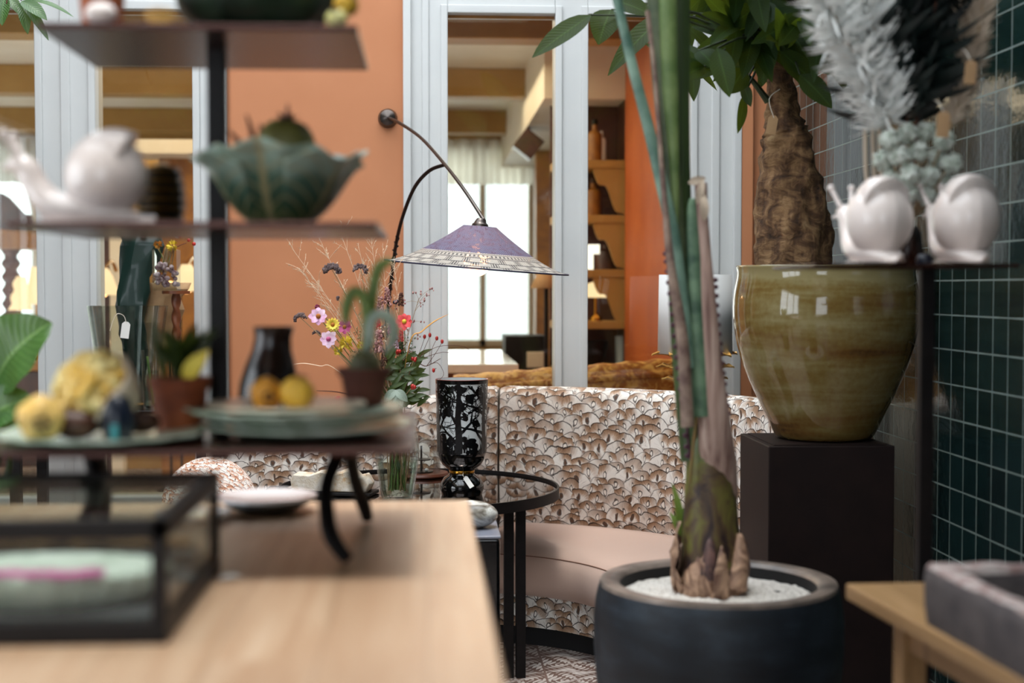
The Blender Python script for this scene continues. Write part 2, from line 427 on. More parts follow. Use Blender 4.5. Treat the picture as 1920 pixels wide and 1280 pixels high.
g = G('agave_stem_green'); x, y, z = g.pos()
f = g.noise(1, g.vec(x * 60, y * 60, z * 3), 3)
c = g.ramp(f, [(.3, '#263719'), (.55, '#3d5029'), (.75, '#586a3f')])
g.set(c, .4); M['palmgreen'] = g.mat
g = G('mottled_stem'); x, y, z = g.pos()
f = g.noise(1, g.vec(x * 14, y * 14, z * 9), 4, .6, .8)
c = g.ramp(f + (z - .84) * .75, [(.30, '#2a1c1c'), (.40, '#54422c'), (.52, '#6d6a30'), (.68, '#59693f'), (.8, '#6f7750')])
g.set(c, .45); g.bump(f, .25, .01); M['palmbase'] = g.mat
g = G('dry_pink_sheath'); x, y, z = g.pos()
f = g.noise(1, g.vec(x * 70, y * 70, z * 5), 3)
g.set(g.ramp(f, [(.3, '#6d5048'), (.55, '#a98d80'), (.75, '#c7b1a3')]), .6); M['sheath'] = g.mat
M['purple'] = P('purple_leaf_margin', '#4a2535', .6)
M['palmteal'] = NM('blue_green_stalk', '#48685a', '#7d9a88', 12, .35)
M['papery'] = NM('papery_brown_sheath', '#5e4031', '#c9a487', 14, .6, dist=2, bump=.5)
g = G('ridged_bark'); x, y, z = g.pos()
f = g.noise(1, g.vec(x * 16, y * 16, z * 26), 5, .65, .8)
f2 = g.noise(1, g.vec(x * 28, y * 28, z * 6), 3)
g.set(g.ramp(f * .6 + f2 * .4, [(.34, '#22160d'), (.46, '#593d25'), (.58, '#8d6c49'), (.74, '#b39770')]), .85)
g.bump(f * .6 + f2 * .4, .9, .03); M['bark'] = g.mat

g = G('woven_shade'); u, v = g.uv()
wv = ((u * 2 * PI * 150).sin() * (v * 260).sin())
nz = g.noise(1, g.vec(u * 40, v * 14), 3)
pur = g.mix(wv.gt(0.1), '#434a66', '#848ba8'); pur = g.mix(g.m('MULTIPLY', nz, nz) * .9, pur, '#7a4656')
cre = g.mix(wv.gt(.3) * .4, '#c2bdb3', '#77757a')
row = ((v - .64) * 8.4).floor(); cu = u * 25 + row * .5; fc = cu.frac(); fr = ((v - .64) * 8.4).frac()
e = g.m('MAXIMUM', (fc - .5).abs().gt(.40) * (fc - .5).abs().lt(.47), (fr - .5).abs().gt(.42))
e2 = g.m('MAXIMUM', (fc - .5).abs().gt(.30) * (fc - .5).abs().lt(.335), e)
cre = g.mix(e2 * v.gt(.64) * .85, cre, '#25232c')
dots = ((u * 2 * PI * 90).sin().gt(.1)) * ((v - .585).abs().lt(.022))
lines = g.m('MAXIMUM', (v - .545).abs().lt(.006), (v - .625).abs().lt(.007))
cre = g.mix(g.m('MAXIMUM', dots, lines) * .8, cre, '#2b2a33')
c = g.mix(v.gt(.52), pur, cre); c = g.mix(v.gt(.985), c, '#23243f')
g.set(c, .7); g.bump(wv, .3, .002)
t = g.n('ShaderNodeBsdfTranslucent'); g.put(t.inputs[0], c); tr = g.n('ShaderNodeBsdfTransparent')
mx = g.n('ShaderNodeMixShader'); mx.inputs[0].default_value = .3; g.link(g.bs.outputs[0], mx.inputs[1]); g.link(t.outputs[0], mx.inputs[2])
holes = (nz.gt(.55)) * (wv.gt(.35)) * .6
m2 = g.n('ShaderNodeMixShader'); g.put(m2.inputs[0], holes); g.link(mx.outputs[0], m2.inputs[1]); g.link(tr.outputs[0], m2.inputs[2]); g.link(m2.outputs[0], g.out.inputs[0])
M['shade'] = g.mat
g = G('white_linen_shade'); u, v = g.uv(); wv = (u * 900).sin() * (v * 260).sin()
g.set(g.mix(wv * .5 + .5, '#d5d6d6', '#c6c9ca'), .9); g.bump(wv, .1, .001); M['linen'] = g.mat
g = G('marbled_stone'); f = g.noise(9, None, 4, .6, 1.5)
g.set(g.ramp(f, [(.38, '#3a3128'), (.48, '#8f8a80'), (.56, '#d8d8d2'), (.7, '#5a5147')]), .2); M['marble'] = g.mat
g = G('cream_crystal_stone'); f = g.noise(22, None, 5, .7)
g.set(g.ramp(f, [(.32, '#c99a62'), (.45, '#d9cab2'), (.7, '#eee8df')]), .45); g.bump(f, .8, .01); M['crystal'] = g.mat
g = G('striped_beehive_glaze'); u, v = g.uv(); s = (v * 2 * PI * 7).sin()
g.set(g.ramp(s, [(.2, '#0d0907'), (.62, '#150e09'), (.8, '#7a5a1c')]), .3); g.bump(s, .5, .02); M['beehive'] = g.mat
M['plume'] = P('white_plume', '#eceeeb', .9)
M['beigeplume'] = P('beige_plume', '#bfae9a', .9)
M['darkplume'] = NM('dark_green_dried_leaf', '#0a100f', '#1c2b29', 14, .5)
M['allium'] = NM('white_green_floret', '#a9b5a6', '#dbe0d8', 60, .8, bump=.6)
M['pinkpetal'] = NM('pale_pink_petal', '#d99ac2', '#f0d6e6', 30, .6)
M['magenta'] = NM('magenta_petal', '#a02a66', '#c85f92', 30, .6)
M['yellow'] = NM('yellow_petal', '#d6b52c', '#e8d457', 30, .6)
M['peach'] = NM('peach_petal', '#e0a56e', '#edc79c', 30, .6)
M['amber'] = P('amber_centre', '#a8631c', .8)
M['coral'] = NM('coral_red_petal', '#d93a3e', '#e85a58', 30, .6)
M['seed'] = NM('grey_purple_seedhead', '#4b3b3d', '#7b6864', 60, .9, bump=.6)
M['dustypink'] = NM('dusty_pink_floret', '#8f5557', '#cfa39a', 70, .9, bump=.6)
M['berry'] = P('red_berry', '#b52a22', .2)
M['grass'] = P('bleached_grass', '#e3c9ac', .8)
M['blade'] = P('ochre_blade', '#c58b3a', .6)
M['greenpaper'] = P('dark_green_paper', '#102c25', .4, Coat_Weight=.2)
M['clearfilm'] = GLASS('clear_film', '#cbb9a0', 1.4, 1.0, .1)
M['pinkdot'] = NM('mixed_blossom', '#5d2a3a', '#d8c3c4', 50, .6)
M['teal'] = P('teal_glaze', '#0f8a93', .3)
M['navy'] = P('navy_glaze', '#0d1626', .3)
M['darkplate'] = NM('dark_stone_plate', '#25221f', '#4c473f', 30, .5)
M['vasewhite'] = P('white_printed_ground', '#cfd3d3', .12, Coat_Weight=.5)
M['vasered'] = P('red_rim_line', '#a43a2e', .3)

g = G('cream_sheer_curtain'); t = g.n('ShaderNodeBsdfTranslucent'); t.inputs[0].default_value = L4('#e9e4da'); g.set('#e2ded6', .9)
mx = g.n('ShaderNodeMixShader'); mx.inputs[0].default_value = .7; g.link(g.bs.outputs[0], mx.inputs[1]); g.link(t.outputs[0], mx.inputs[2]); g.link(mx.outputs[0], g.out.inputs[0]); M['curtain'] = g.mat
g = G('frosted_bulb'); t = g.n('ShaderNodeBsdfTransparent'); g.set('#fff0e4', .2); g.bs.inputs['Emission Color'].default_value = L4('#ffc79c'); g.bs.inputs['Emission Strength'].default_value = .75
mx = g.n('ShaderNodeMixShader'); mx.inputs[0].default_value = .55; g.link(g.bs.outputs[0], mx.inputs[1]); g.link(t.outputs[0], mx.inputs[2]); g.link(mx.outputs[0], g.out.inputs[0]); M['bulbglass'] = g.mat
M['purplescale'] = NM('purple_brown_scale', '#2f2024', '#6b4c44', 14, .6, dist=2, bump=.4)
M['orangetip'] = NM('orange_green_sheath', '#566338', '#a0713c', 9, .5)
# ================= SETTING =================
YB, XR, XL, YF, ZC = 6.15, 1.55, -3.2, -2.5, 3.4
def X(px): return at(px, 540, YB).x
def Zb(py): return at(960, py, YB).z
b = MB(); b.box(XL - .2, XR + .2, YF - .2, 14.4, -.1, 0); struct(b.build('floor', M['floor'], smooth=0))
b = MB(); b.box(XR, XR + .15, YF, YB + .15, 0, ZC + .3); struct(b.build('wall_right', M['tile'], smooth=0))
b = MB()
for q in ((YF, .2, 0, ZC + .3), (2.8, YB + .15, 0, ZC + .3), (.2, 2.8, 0, .8), (.2, 2.8, 2.6, ZC + .3)): b.box(XL - .15, XL, *q)
struct(b.build('wall_left', M['greywall'], smooth=0))
b = MB()
for y_ in (.2, 1.05, 1.92, 2.75): b.box(XL - .1, XL + .03, y_, y_ + .05, .8, 2.6)
b.box(XL - .1, XL + .03, .2, 2.8, .8, .85); b.box(XL - .1, XL + .03, .2, 2.8, 2.55, 2.6)
o = struct(b.build('window_5', M['white'], smooth=0))
b = MB()
for q in ((XL, XR, 0, .65), (XL, XR, 2.75, ZC + .3), (XL, -2.2, .65, 2.75), (-.4, XR, .65, 2.75)):
    b.box(q[0], q[1], YF - .15, YF, q[2], q[3])
struct(b.build('wall_front', M['greywall'], smooth=0))
b = MB()
for q in ((XL, -1.95, YF, YB), (.78, XR, YF, 4.9), (1.5, XR, 4.9, YB), (-1.95, .78, YF, 1.15), (-1.95, 1.5, 5.95, YB)): b.box(*q, ZC, ZC + .1)
struct(b.build('ceiling', M['cream'], smooth=0))
b = MB()
for k in range(1, 3): b.box(-1.95 + k * .91 - .03, -1.95 + k * .91 + .03, 1.15, 5.9, ZC, ZC + .08)
for k in range(1, 4): b.box(-1.95, .78, 1.15 + k * 1.19 - .03, 1.15 + k * 1.19 + .03, ZC, ZC + .08)
struct(b.build('trim_1', M['white'], smooth=0))
# orange back wall with the openings of the two windows
xs = [X(-330), X(428), X(757), X(1386)]
b = MB()
b.box(XL, xs[0], YB, YB + .15, 0, ZC + .3); b.box(xs[1], xs[2], YB, YB + .15, 0, ZC + .3); b.box(xs[3], XR, YB, YB + .15, 0, ZC + .3)
for x0, x1 in ((xs[0], xs[1]), (xs[2], xs[3])): b.box(x0, x1, YB, YB + .15, 0, .3); b.box(x0, x1, YB, YB + .15, 2.78, ZC + .3)
struct(b.build('wall_back', M['orange'], smooth=0))
b = MB(); b.box(X(1386), X(1408), YB - .035, YB, 0, ZC); struct(b.build('trim_2', M['orange'], smooth=0, bevel=.004))

def window(name, x0, x1, panes):
    """casing from x0 to x1 and z .3 to 2.78; panes = list of (left, right) glass edges"""
    o = bpy.data.objects.new(name, None); COL.objects.link(o); o.location = ((x0 + x1) / 2, YB, .3); struct(o)
    zt, zb = Zb(27), .42
    b = MB(); edges = [x0] + [e for p in panes for e in p] + [x1]
    for k in range(0, len(edges), 2):
        a, c = edges[k], edges[k + 1]
        b.box(a, c, YB - .012, YB + .13, .3, 2.78)
        b.box(a, a + .034, YB - .04, YB - .012, .3, 2.78) if k == 0 else b.box(a, a + .03, YB - .026, YB - .012, zb - .03, zt + .035)
        b.box(c - .034, c, YB - .04, YB - .012, .3, 2.78) if k == len(edges) - 2 else b.box(c - .03, c, YB - .026, YB - .012, zb - .03, zt + .035)
        wd = c - a
        if wd > .15:
            b.box(a + wd * .42, a + wd * .58, YB - .022, YB - .012, .3, 2.78)
    for (a, c) in panes:
        b.box(a, c, YB - .012, YB + .13, zt, 2.78); b.box(a, c, YB - .026, YB - .012, zt, zt + .035)
        b.box(a, c, YB - .012, YB + .13, .3, zb); b.box(a, c, YB - .026, YB - .012, zb - .03, zb)
    f = b.build('window_frame', M['white'], o, smooth=0, bevel=.004)
    b = MB()
    for (a, c) in panes:
        b.box(a, c, YB + .03, YB + .042, zt - .012, zt)
    b.build('glazing_bead', M['wood_orange'], o, smooth=0)
    for (a, c) in panes:
        p = MB(); p.box(a - .005, c + .005, YB + .046, YB + .05, zb - .005, zt + .005); p.build('window_pane', M['glass'], o, smooth=0)
window('window_1', xs[0], xs[1], [(X(-250), X(72)), (X(184), X(365))])
window('window_2', xs[2], xs[3], [(X(840), X(1040)), (X(1101), X(1292))])

# ================= ROOM BEHIND THE GLASS =================
ZB2 = 2.95; YE = 14.2
b = MB(); b.box(XL - 1.6, 2.3, YB + .15, YE + .2, ZB2, ZB2 + .1); struct(b.build('ceiling_back_room', M['cream'], smooth=0))
b = MB(); b.box(XL - 1.6, 2.3, YB + .15, 8.2, ZB2 - .02, ZB2); struct(b.build('ceiling_boards', M['boards'], smooth=0))
for y_ in (6.9, 8.32, 10.8, 13.3):
    b = MB(); b.box(XL - 1.6, 1.6, y_ - .12, y_ + .12, 2.74, ZB2); struct(b.build('ceiling_beam', M['ochre'], smooth=0, bevel=.01))
b = MB(); b.box(.74, 1.7, 8.95, YE, 2.5, ZB2); struct(b.build('ceiling_soffit', M['cream'], smooth=0))
b = MB(); b.box(1.25, 1.4, YB + .15, 8.94, 0, ZB2); struct(b.build('wall_rust', M['rust'], smooth=0))
b = MB(); b.box(XL - 1.6, XL - 1.5, YB + .1, YE, 0, ZB2); struct(b.build('wall_back_room_left', M['ochre'], smooth=0))
b = MB(); b.box(1.7, 1.8, 8.9, YE, 0, ZB2); struct(b.build('wall_back_room_right', M['brownpanel'], smooth=0))
# far wall with two wide shop windows
def XE(px): return at(px, 540, YE).x
def ZE(py): return at(960, py, YE).z
wz0, wz1 = ZE(648), ZE(275)
ww = [(XE(-140), XE(74)), (XE(560), XE(1002))]
b = MB(); b.box(XL - 1.6, ww[0][0], YE, YE + .15, 0, ZB2); b.box(ww[0][1], ww[1][0], YE, YE + .15, 0, ZB2); b.box(ww[1][1], 1.8, YE, YE + .15, 0, ZB2)
for a, c in ww: b.box(a, c, YE, YE + .15, 0, wz0); b.box(a, c, YE, YE + .15, wz1, ZB2)
struct(b.build('wall_street', M['ochre'], smooth=0))
for k, (a, c) in enumerate(ww):
    o = bpy.data.objects.new('window_%d' % (k + 3), None); COL.objects.link(o); o.location = ((a + c) / 2, YE, wz0); struct(o)
    b = MB(); mid = XE(905) if k else (a + c) / 2
    for q in (a, mid - .03, c - .06): b.box(q, q + .06, YE - .03, YE + .1, wz0, wz1)
    b.box(a, c, YE - .03, YE + .1, wz0, wz0 + .06); b.box(a, c, YE - .03, YE + .1, wz1 - .06, wz1)
    b.build('window_frame', M['cream'], o, smooth=0)
    p = MB(); p.box(a, c, YE + .04, YE + .045, wz0, wz1); p.build('window_pane', M['glass'], o, smooth=0)
    def fold(u, v, a=a, c=c): return (a - .05 + (c - a + .1) * u, YE - .16 + .035 * math.sin(u * (c - a) * 42) , ZE(352) + .02 + (ZE(268) - ZE(352)) * v)
    b = MB(); b.grid(fold, 260, 3)
    tag(b.build('curtain_valance', M['curtain'], smooth=80), ['pleated cream valance over the bright street window at the far left', 'pleated cream valance over the bright street window behind the lamp'][k], 'curtain')
# blurred street front outside the windows
b = MB(); b.box(-6, 6, 22, 22.3, -.1, 7); struct(b.build('exterior_facade', NM('pale_facade', '#dfe6ea', '#f2f4f4', .6, .8), smooth=0))
b = MB(); b.box(-8, 8, 14.4, 22, -.12, -.02); struct(b.build('exterior_pavement', P('pale_paving', '#b5b8ba', .8), smooth=0))

def rectthing(name, label, cat, boxes, loc, group=None):
    t = thing(name, label, cat, loc, group)
    for nm, mat, bx, bev in boxes:
        m_ = MB()
        for q in (bx if isinstance(bx[0], tuple) else [bx]): m_.box(*q)
        m_.build(nm, mat, t, smooth=0, bevel=bev)
    return t
# white topped counter behind the glass
cx0, cx1 = -.35, at(972, 680, 7.7).x
rectthing('shop_counter', 'white topped red-brown wooden counter beyond the lamp, in front of the street window', 'counter',
          [('counter_body', M['wood_red'], (cx0 + .03, cx1 - .02, 7.72, 9.4, 0, .85), .005), ('worktop', M['whiteceramic'], (cx0, cx1, 7.68, 9.45, .85, .9), .006)], ((cx0 + cx1) / 2, 8.5, 0))
# tall brown post by the far window
q = at(1022, 540, 12.4).x
b = MB(); b.box(q - .09, q + .1, 12.3, 12.5, 0, 2.5); struct(b.build('column_wood', M['wood_orange'], smooth=0, bevel=.01))
# open shelves with scalloped brackets
YC = 8.96; sx0, sx1 = .86, at(1172, 540, YC).x + .03
zs = [at(1130, p, YC).z for p in (690, 602, 505, 403, 300)]
t = thing('open_shelf_unit', 'tall honey coloured shelf unit with scalloped brackets against the rust orange wall', 'shelf', ((sx0 + sx1) / 2, YC + .2, 0))
b = MB(); b.box(sx0 - .05, sx1, YC + .36, YC + .38, 0, 2.72); b.build('back_panel', M['brownpanel'], t, smooth=0)
b = MB(); b.box(sx1 - .03, sx1, YC, YC + .38, 0, 2.72); b.build('side_panel', M['wood_dark'], t, smooth=0)
for zz in zs:
    b = MB(); b.box(sx0 - .05, sx1 - .03, YC, YC + .36, zz - .05, zz); b.build('shelf', M['ochre'], t, smooth=0, bevel=.004)
for zz in zs[2:]:
    pts = [(0, 0), (.2, 0)] + [(.2 - .17 * k / 12, -.02 - .26 * (k / 12) - .03 * math.sin(k / 12 * 2 * PI * 1.5)) for k in range(13)] + [(0, -.29)]
    b = MB(); m_ = len(pts); v = [(sx1 - .03 - px_, YC + .01, zz - .05 + pz) for px_, pz in pts] + [(sx1 - .03 - px_, YC + .05, zz - .05 + pz) for px_, pz in pts]
    b.add(v, [tuple(range(m_))[::-1], tuple(range(m_, 2 * m_))] + [(i, (i + 1) % m_, m_ + (i + 1) % m_, m_ + i) for i in range(m_)])
    b.build('bracket', M['ochre'], t, smooth=0)
def bottle(name, label, cat, c, h, r, mat, capmat=None, group=None, prof=None):
    t = thing(name, label, cat, c, group)
    p = prof or [(.001, 0), (r, 0), (r, h * .62), (r * .9, h * .68), (r * .35, h * .76), (r * .33, h * .9)]
    b = MB(); b.lathe([(q[0], q[1]) for q in p], 20, c); b.build('body', mat, t)
    if capmat:
        b = MB(); b.lathe([(.001, h * .88), (r * .42, h * .88), (r * .42, h), (.001, h)], 16, c); b.build('cap', capmat, t)
    return t
zt_ = zs[4]
bottle('bottle', 'amber bottle with a round black stopper on the top shelf beyond the glass', 'bottle', Vector((at(1115, 300, 9.1).x, 9.1, zt_)), .27, .045, M['wood_orange'], M['black'])
bottle('bottle', 'slim white bottle beside the amber one on the top shelf', 'bottle', Vector((at(1128, 300, 9.12).x, 9.12, zt_)), .22, .03, M['whiteceramic'])
bottle('jar', 'honey coloured jar on the middle scalloped shelf beyond the glass', 'jar', Vector((at(1112, 400, 9.12).x, 9.12, zs[3])), .24, .05, M['wood_orange'], M['wood_dark'])
bottle('jar', 'dark jar standing in the lower scalloped niche', 'jar', Vector((at(1135, 505, 9.14).x, 9.14, zs[2])), .18, .07, M['wood_dark'])
# small lit lamps on the lower shelves
def tablelamp(label, c, h, r, shade, base, group=None, prof=None, bulb=False):
    t = thing('table_lamp', label, 'lamp', c, group); c = Vector(c)
    b = MB(); b.lathe([(.001, 0), (r * .45, 0), (r * .4, .02), (.012, .04), (.012, h * .62), (.001, h * .62)], 16, c); b.build('lamp_base', base, t)
    pr = prof or [(r * .55, h), (r, h * .6)]
    b = MB(); b.lathe([(p_[0], p_[1]) for p_ in pr], 24, c); b.build('lamp_shade', shade, t, solid=.003)
    if bulb:
        b = MB(); b.ell(c + Vector((0, 0, h * .72)), .03, .03, .04); b.build('bulb', M['bulbglow'], t)
    return t
tablelamp('small lamp with a lit cream dome shade on the lowest shelf beyond the glass', at(1117, 600, 9.1) * 1 + Vector((0, 0, zs[1] - at(1117, 600, 9.1).z)), .25, .1, M['shade_cream'], M['goldplain'], prof=[(.01, .25), (.06, .235), (.09, .19), (.1, .15)])
c_ = at(1109, 505, 9.05); c_.z = zs[2]
t = thing('lit_sign_lamp', 'bright white lit block lamp on the shelf behind the right pane', 'lamp', c_)
b = MB(); b.box(c_.x - .03, c_.x + .01, c_.y - .02, c_.y + .02, c_.z, c_.z + .13); b.box(c_.x - .03, c_.x + .05, c_.y - .02, c_.y + .02, c_.z + .1, c_.z + .16); b.build('lit_tube', EMIT('white_lamp_glow', '#fff4e0', 2.2), t, smooth=0)
c_ = at(1112, 690, 9.06); c_.z = zs[0]
bottle('bowl', 'dark fluted bowl on the low shelf behind the right pane', 'bowl', c_, .12, .1, M['black'], prof=[(.001, 0), (.04, 0), (.08, .06), (.1, .17), (.09, .17), (.07, .07), (.001, .03)])
c_ = at(1163, 690, 9.08); c_.z = zs[0]
bottle('glass_tumbler', 'pale blue glass tumbler near the rust orange wall', 'glass', c_, .2, .035, P('pale_blue_glass', '#b9d3dd', .1), prof=[(.001, 0), (.03, 0), (.036, .2), (.033, .2), (.001, .01)])
# wicker lamp and candlestick right of the far window
c_ = at(1024, 700, 9.0); c_.z = .0
t = thing('floor_lamp', 'black floor lamp with a tan wicker shade right of the bright street window', 'lamp', c_)
b = MB(); b.lathe([(.001, 0), (.14, 0), (.14, .02), (.014, .04), (.014, 1.32), (.001, 1.32)], 20, c_); b.build('lamp_stand', M['black'], t)
zq = at(1020, 540, 9).z
b = MB(); b.lathe([(.03, zq + .12), (.05, zq + .1), (.1, zq - .0)], 24, Vector((c_.x, c_.y, 0))); b.build('lamp_shade', M['kraft'], t, solid=.004)
c_ = at(1030, 690, 9.35); c_.z = 0
rectthing('cabinet', 'low black cabinet with a pale drawer right of the white counter', 'cabinet', [('body', M['black'], (c_.x - .3, c_.x - .03, 9.2, 9.6, 0, at(1, 630, 9.35).z), .005), ('drawer', M['cream'], (c_.x - .16, c_.x - .05, 9.18, 9.2, at(1, 690, 9.35).z, at(1, 660, 9.35).z), .004)], c_)
# gold brocade sofa close behind the glass
YS = 6.85; x0, x1 = at(850, 700, YS).x, 1.22
t = thing('brocade_sofa', 'mustard gold brocade sofa behind the glass, its back rising to the right', 'sofa', ((x0 + x1) / 2, YS + .3, 0))
def sz(x): return at(1, 712, YS).z + (x - x0) / (x1 - x0) * (at(1, 680, YS).z - at(1, 712, YS).z)
b = MB(); n_ = 40; pr = [(-.02, -.5), (-.03, -.1), (-.03, -.04), (0, .0), (.08, .01), (.15, -.03), (.17, -.1), (.17, -.5)]
b.grid(lambda u, v: (x0 + (x1 - x0) * u, YS + pr[int(round(v * 7))][0], sz(x0 + (x1 - x0) * u) + pr[int(round(v * 7))][1] + .004 * math.sin(u * 50)), n_, 7); b.build('backrest', M['orangecloth'], t, smooth=60)
b = MB(); b.tube([(x0 + (x1 - x0) * k / 10, YS - .035, sz(x0 + (x1 - x0) * k / 10) - .055) for k in range(11)], .018); b.build('piping_roll', M['orangecloth'], t)
b = MB(); b.box(x0, x1, YS - .02, YS + .8, .12, .42); b.build('seat', M['orangecloth'], t, smooth=0, bevel=.03)
for q in (x0 + .05, x1 - .1): b = MB(); b.box(q, q + .05, YS + .05, YS + .7, 0, .12); b.build('leg', M['wood_dark'], t, smooth=0)
# left part of the back room
def XY(px, Y): return at(px, 540, Y).x
YH = 10.6
t = thing('display_hutch', 'honey brown wooden hutch with a carved top and turned posts at the far left', 'cabinet', (XY(0, YH), YH, 0))
zz = lambda py: at(960, py, YH).z
b = MB(); b.box(XY(-140, YH), XY(76, YH), YH, YH + .4, zz(468), zz(432)); b.build('shelf', M['wood_orange'], t, smooth=0, bevel=.01)
b = MB(); b.box(XY(-140, YH), XY(76, YH), YH, YH + .5, 0, zz(692)); b.build('base_cabinet', M['wood_dark'], t, smooth=0, bevel=.01)
b = MB(); b.box(XY(-140, YH), XY(79, YH), YH - .03, YH + .5, zz(692), zz(676)); b.build('worktop', M['wood_orange'], t, smooth=0, bevel=.01)
for px_, wd in ((-100, 40), (6, 36), (69, 8)):
    b = MB(); q = XY(px_, YH); r = size(wd, YH) / 2
    b.lathe([(r * (.8 + .2 * math.sin(k * 1.3)), zz(676) + (zz(468) - zz(676)) * k / 40) for k in range(41)], 16, (q, YH + .2, 0)); b.build('turned_post', M['wood_red'], t)
v = [(XY(-140, YH), zz(432)), (XY(56, YH), zz(432)), (XY(54, YH), zz(405)), (XY(40, YH), zz(402)), (XY(27, YH), zz(388)), (XY(12, YH), zz(372)), (XY(0, YH), zz(365)), (XY(-140, YH), zz(350))]
b = MB(); n_ = len(v); b.add([(p_[0], YH + .05, p_[1]) for p_ in v] + [(p_[0], YH + .12, p_[1]) for p_ in v], [tuple(range(n_)), tuple(range(n_, 2 * n_))[::-1]] + [(i, (i + 1) % n_, n_ + (i + 1) % n_, n_ + i) for i in range(n_)]); b.build('carved_crest', M['wood_dark'], t, smooth=0)
for lb, px_, py_, Y in (('warm glowing lamp between the turned posts at the far left', 37, 548, 10.8), ('warm glowing lamp beside the thin turned post at the far left', 70, 530, 10.9)):
    c_ = at(px_, py_, Y); c_.z = zz(676)
    tablelamp(lb, c_, at(1, py_ - 30, Y).z - zz(676), .085, M['shade_cream'], M['goldplain'], bulb=True)
# warm panels seen through the second left pane
for nm, a, c, mt, Y in (('wall_panel_cream', 206, 228, 'cream', 9.6), ('wall_panel_ochre', 300, 372, 'wood_orange', 9.9), ('wall_panel_brown', 180, 206, 'wood_dark', 9.7)):
    b = MB(); b.box(XY(a, Y), XY(c, Y), Y, Y + .12, 0, at(1, 288, Y).z); struct(b.build(nm, M[mt], smooth=0))
b = MB(); b.box(XY(180, 9.6), XY(372, 9.6), 9.5, 10.0, at(1, 288, 9.6).z, at(1, 262, 9.6).z); struct(b.build('trim_3', M['cream'], smooth=0))
b = MB(); b.box(XY(228, 10.4), XY(302, 10.4), 10.4, 10.5, 0, at(1, 288, 10.4).z); struct(b.build('wall_panel_kraft', M['ochre'], smooth=0))
for lb, px_, py_, Y in (('warm wall lamp glowing beside the white pillar, behind the tall glass vase', 193, 535, 9.2), ('warm glowing lamp right of the clear flower box', 350, 528, 9.2)):
    c_ = at(px_, py_, Y); t = thing('wall_lamp', lb, 'lamp', c_ + Vector((0, .3, 0)))
    b = MB(); b.lathe([(.03, .11), (.06, .06), (.1, -.06)], 20, c_); b.build('lamp_shade', M['shade_cream'], t, solid=.003)
    b = MB(); b.ell(c_ + Vector((0, 0, -.03)), .035, .035, .045); b.build('bulb', M['bulbglow'], t)
    b = MB(); b.tube([c_ + Vector((0, 0, .1)), c_ + Vector((0, .25, .16)), c_ + Vector((0, .38 if px_ < 200 else .55, .1))], .012, sub=4); b.build('bracket', M['goldplain'], t)
for lb, px_ in (('small round globe light left of the twisted wooden stand', 318), ('small round globe light right of the twisted wooden stand', 338)):
    c_ = at(px_, 537, 9.3); t = thing('globe_light', lb, 'lamp', c_)
    b = MB(); b.ell(c_, .035, .035, .035); b.build('globe', M['bulbglow'], t)
    b = MB(); b.tube([c_ + Vector((0, 0, -.03)), Vector((c_.x, c_.y, .01))], .008); b.lathe([(.001, 0), (.09, 0), (.09, .012), (.001, .014)], 20, (c_.x, c_.y, 0)); b.build('stand', M['black'], t)

q = at(990, 262, 10.6); q.z = 2.5
t = thing('corner_speaker', 'small brown box hung cornerwise under the cream soffit, above the far window', 'speaker', q)
b = MB(); b.box(-.085, .085, -.1, .1, -.085, .085); b.apply(TR(q + Vector((0, 0, -.125))) @ Matrix.Rotation(math.radians(38), 4, 'Y')); b.build('housing', M['wood_dark'], t, smooth=0, bevel=.006)
b = MB(); b.box(q.x - .015, q.x + .015, q.y - .015, q.y + .015, q.z - .05, q.z); b.build('bracket', M['black'], t, smooth=0)
# ================= MIDDLE GROUND =================
# ---- curved banquette
SCX, SCY, RI, RO = .1, 4.6, .53, 1.13
t = thing('curved_banquette', 'curved banquette in scallop print with a blush corduroy seat, around the black round table', 'sofa', (SCX, SCY + .9, 0))
A0, A1 = math.radians(2.5), math.radians(137)
def top(a):   # the left-hand section is a little lower
    d = math.degrees(a); k = max(0, min(1, (d - 80) / 20)); return .909 - .048 * k * k * (3 - 2 * k) - max(0, min(1, (d - 100) / 37)) * .05
prof = [(RO + .03, .12), (RO + .01, .36), (RO, .38), (RO + .015, .60), (RO + .03, .80), (RO + .035, .868), (RO + .05, .893), (RO + .08, .905), (RO + .12, .905), (RO + .15, .893), (RO + .165, .868), (RO + .17, .6), (RO + .17, .1)]
arc = [0]
for i in range(1, len(prof)): arc.append(arc[-1] + math.hypot(prof[i][0] - prof[i - 1][0], prof[i][1] - prof[i - 1][1]))
# the back is divided at the seam: each section is a part
seams = [A0, math.radians(80.6), A1]
for k in range(2):
    a, c = seams[k], seams[k + 1]; gp = .0035
    def fn(u, v):
        i = int(round(v * (len(prof) - 1))); th = a + gp + (c - a - 2 * gp) * u; r, z = prof[i]
        e = min(u, 1 - u) * (c - a) * 1.2; e = .008 * max(0, 1 - e / .012) ** 2
        if 2 <= i <= 10: r += e if i < 7 else -e
        if z > .7: z = .7 + (z - .7) * (top(th) - .7 - (e if z > .85 else 0)) / (.905 - .7)
        return (SCX + r * math.cos(th), SCY + r * math.sin(th), z)
    b = MB(); b.grid(fn, 80, len(prof) - 1, uvs=lambda u, v: (-(a + (c - a) * u) * RO, arc[int(round(v * (len(prof) - 1)))]))
    for u in (0, 1):
        o0 = len(b.v); pp = [fn(u, i / (len(prof) - 1)) for i in range(len(prof))]
        b.add(pp, [tuple(range(len(pp))) if u else tuple(range(len(pp)))[::-1]], [(0, x_) for x_ in arc])
    b.build('back_section', M['scallop'], t, smooth=55)
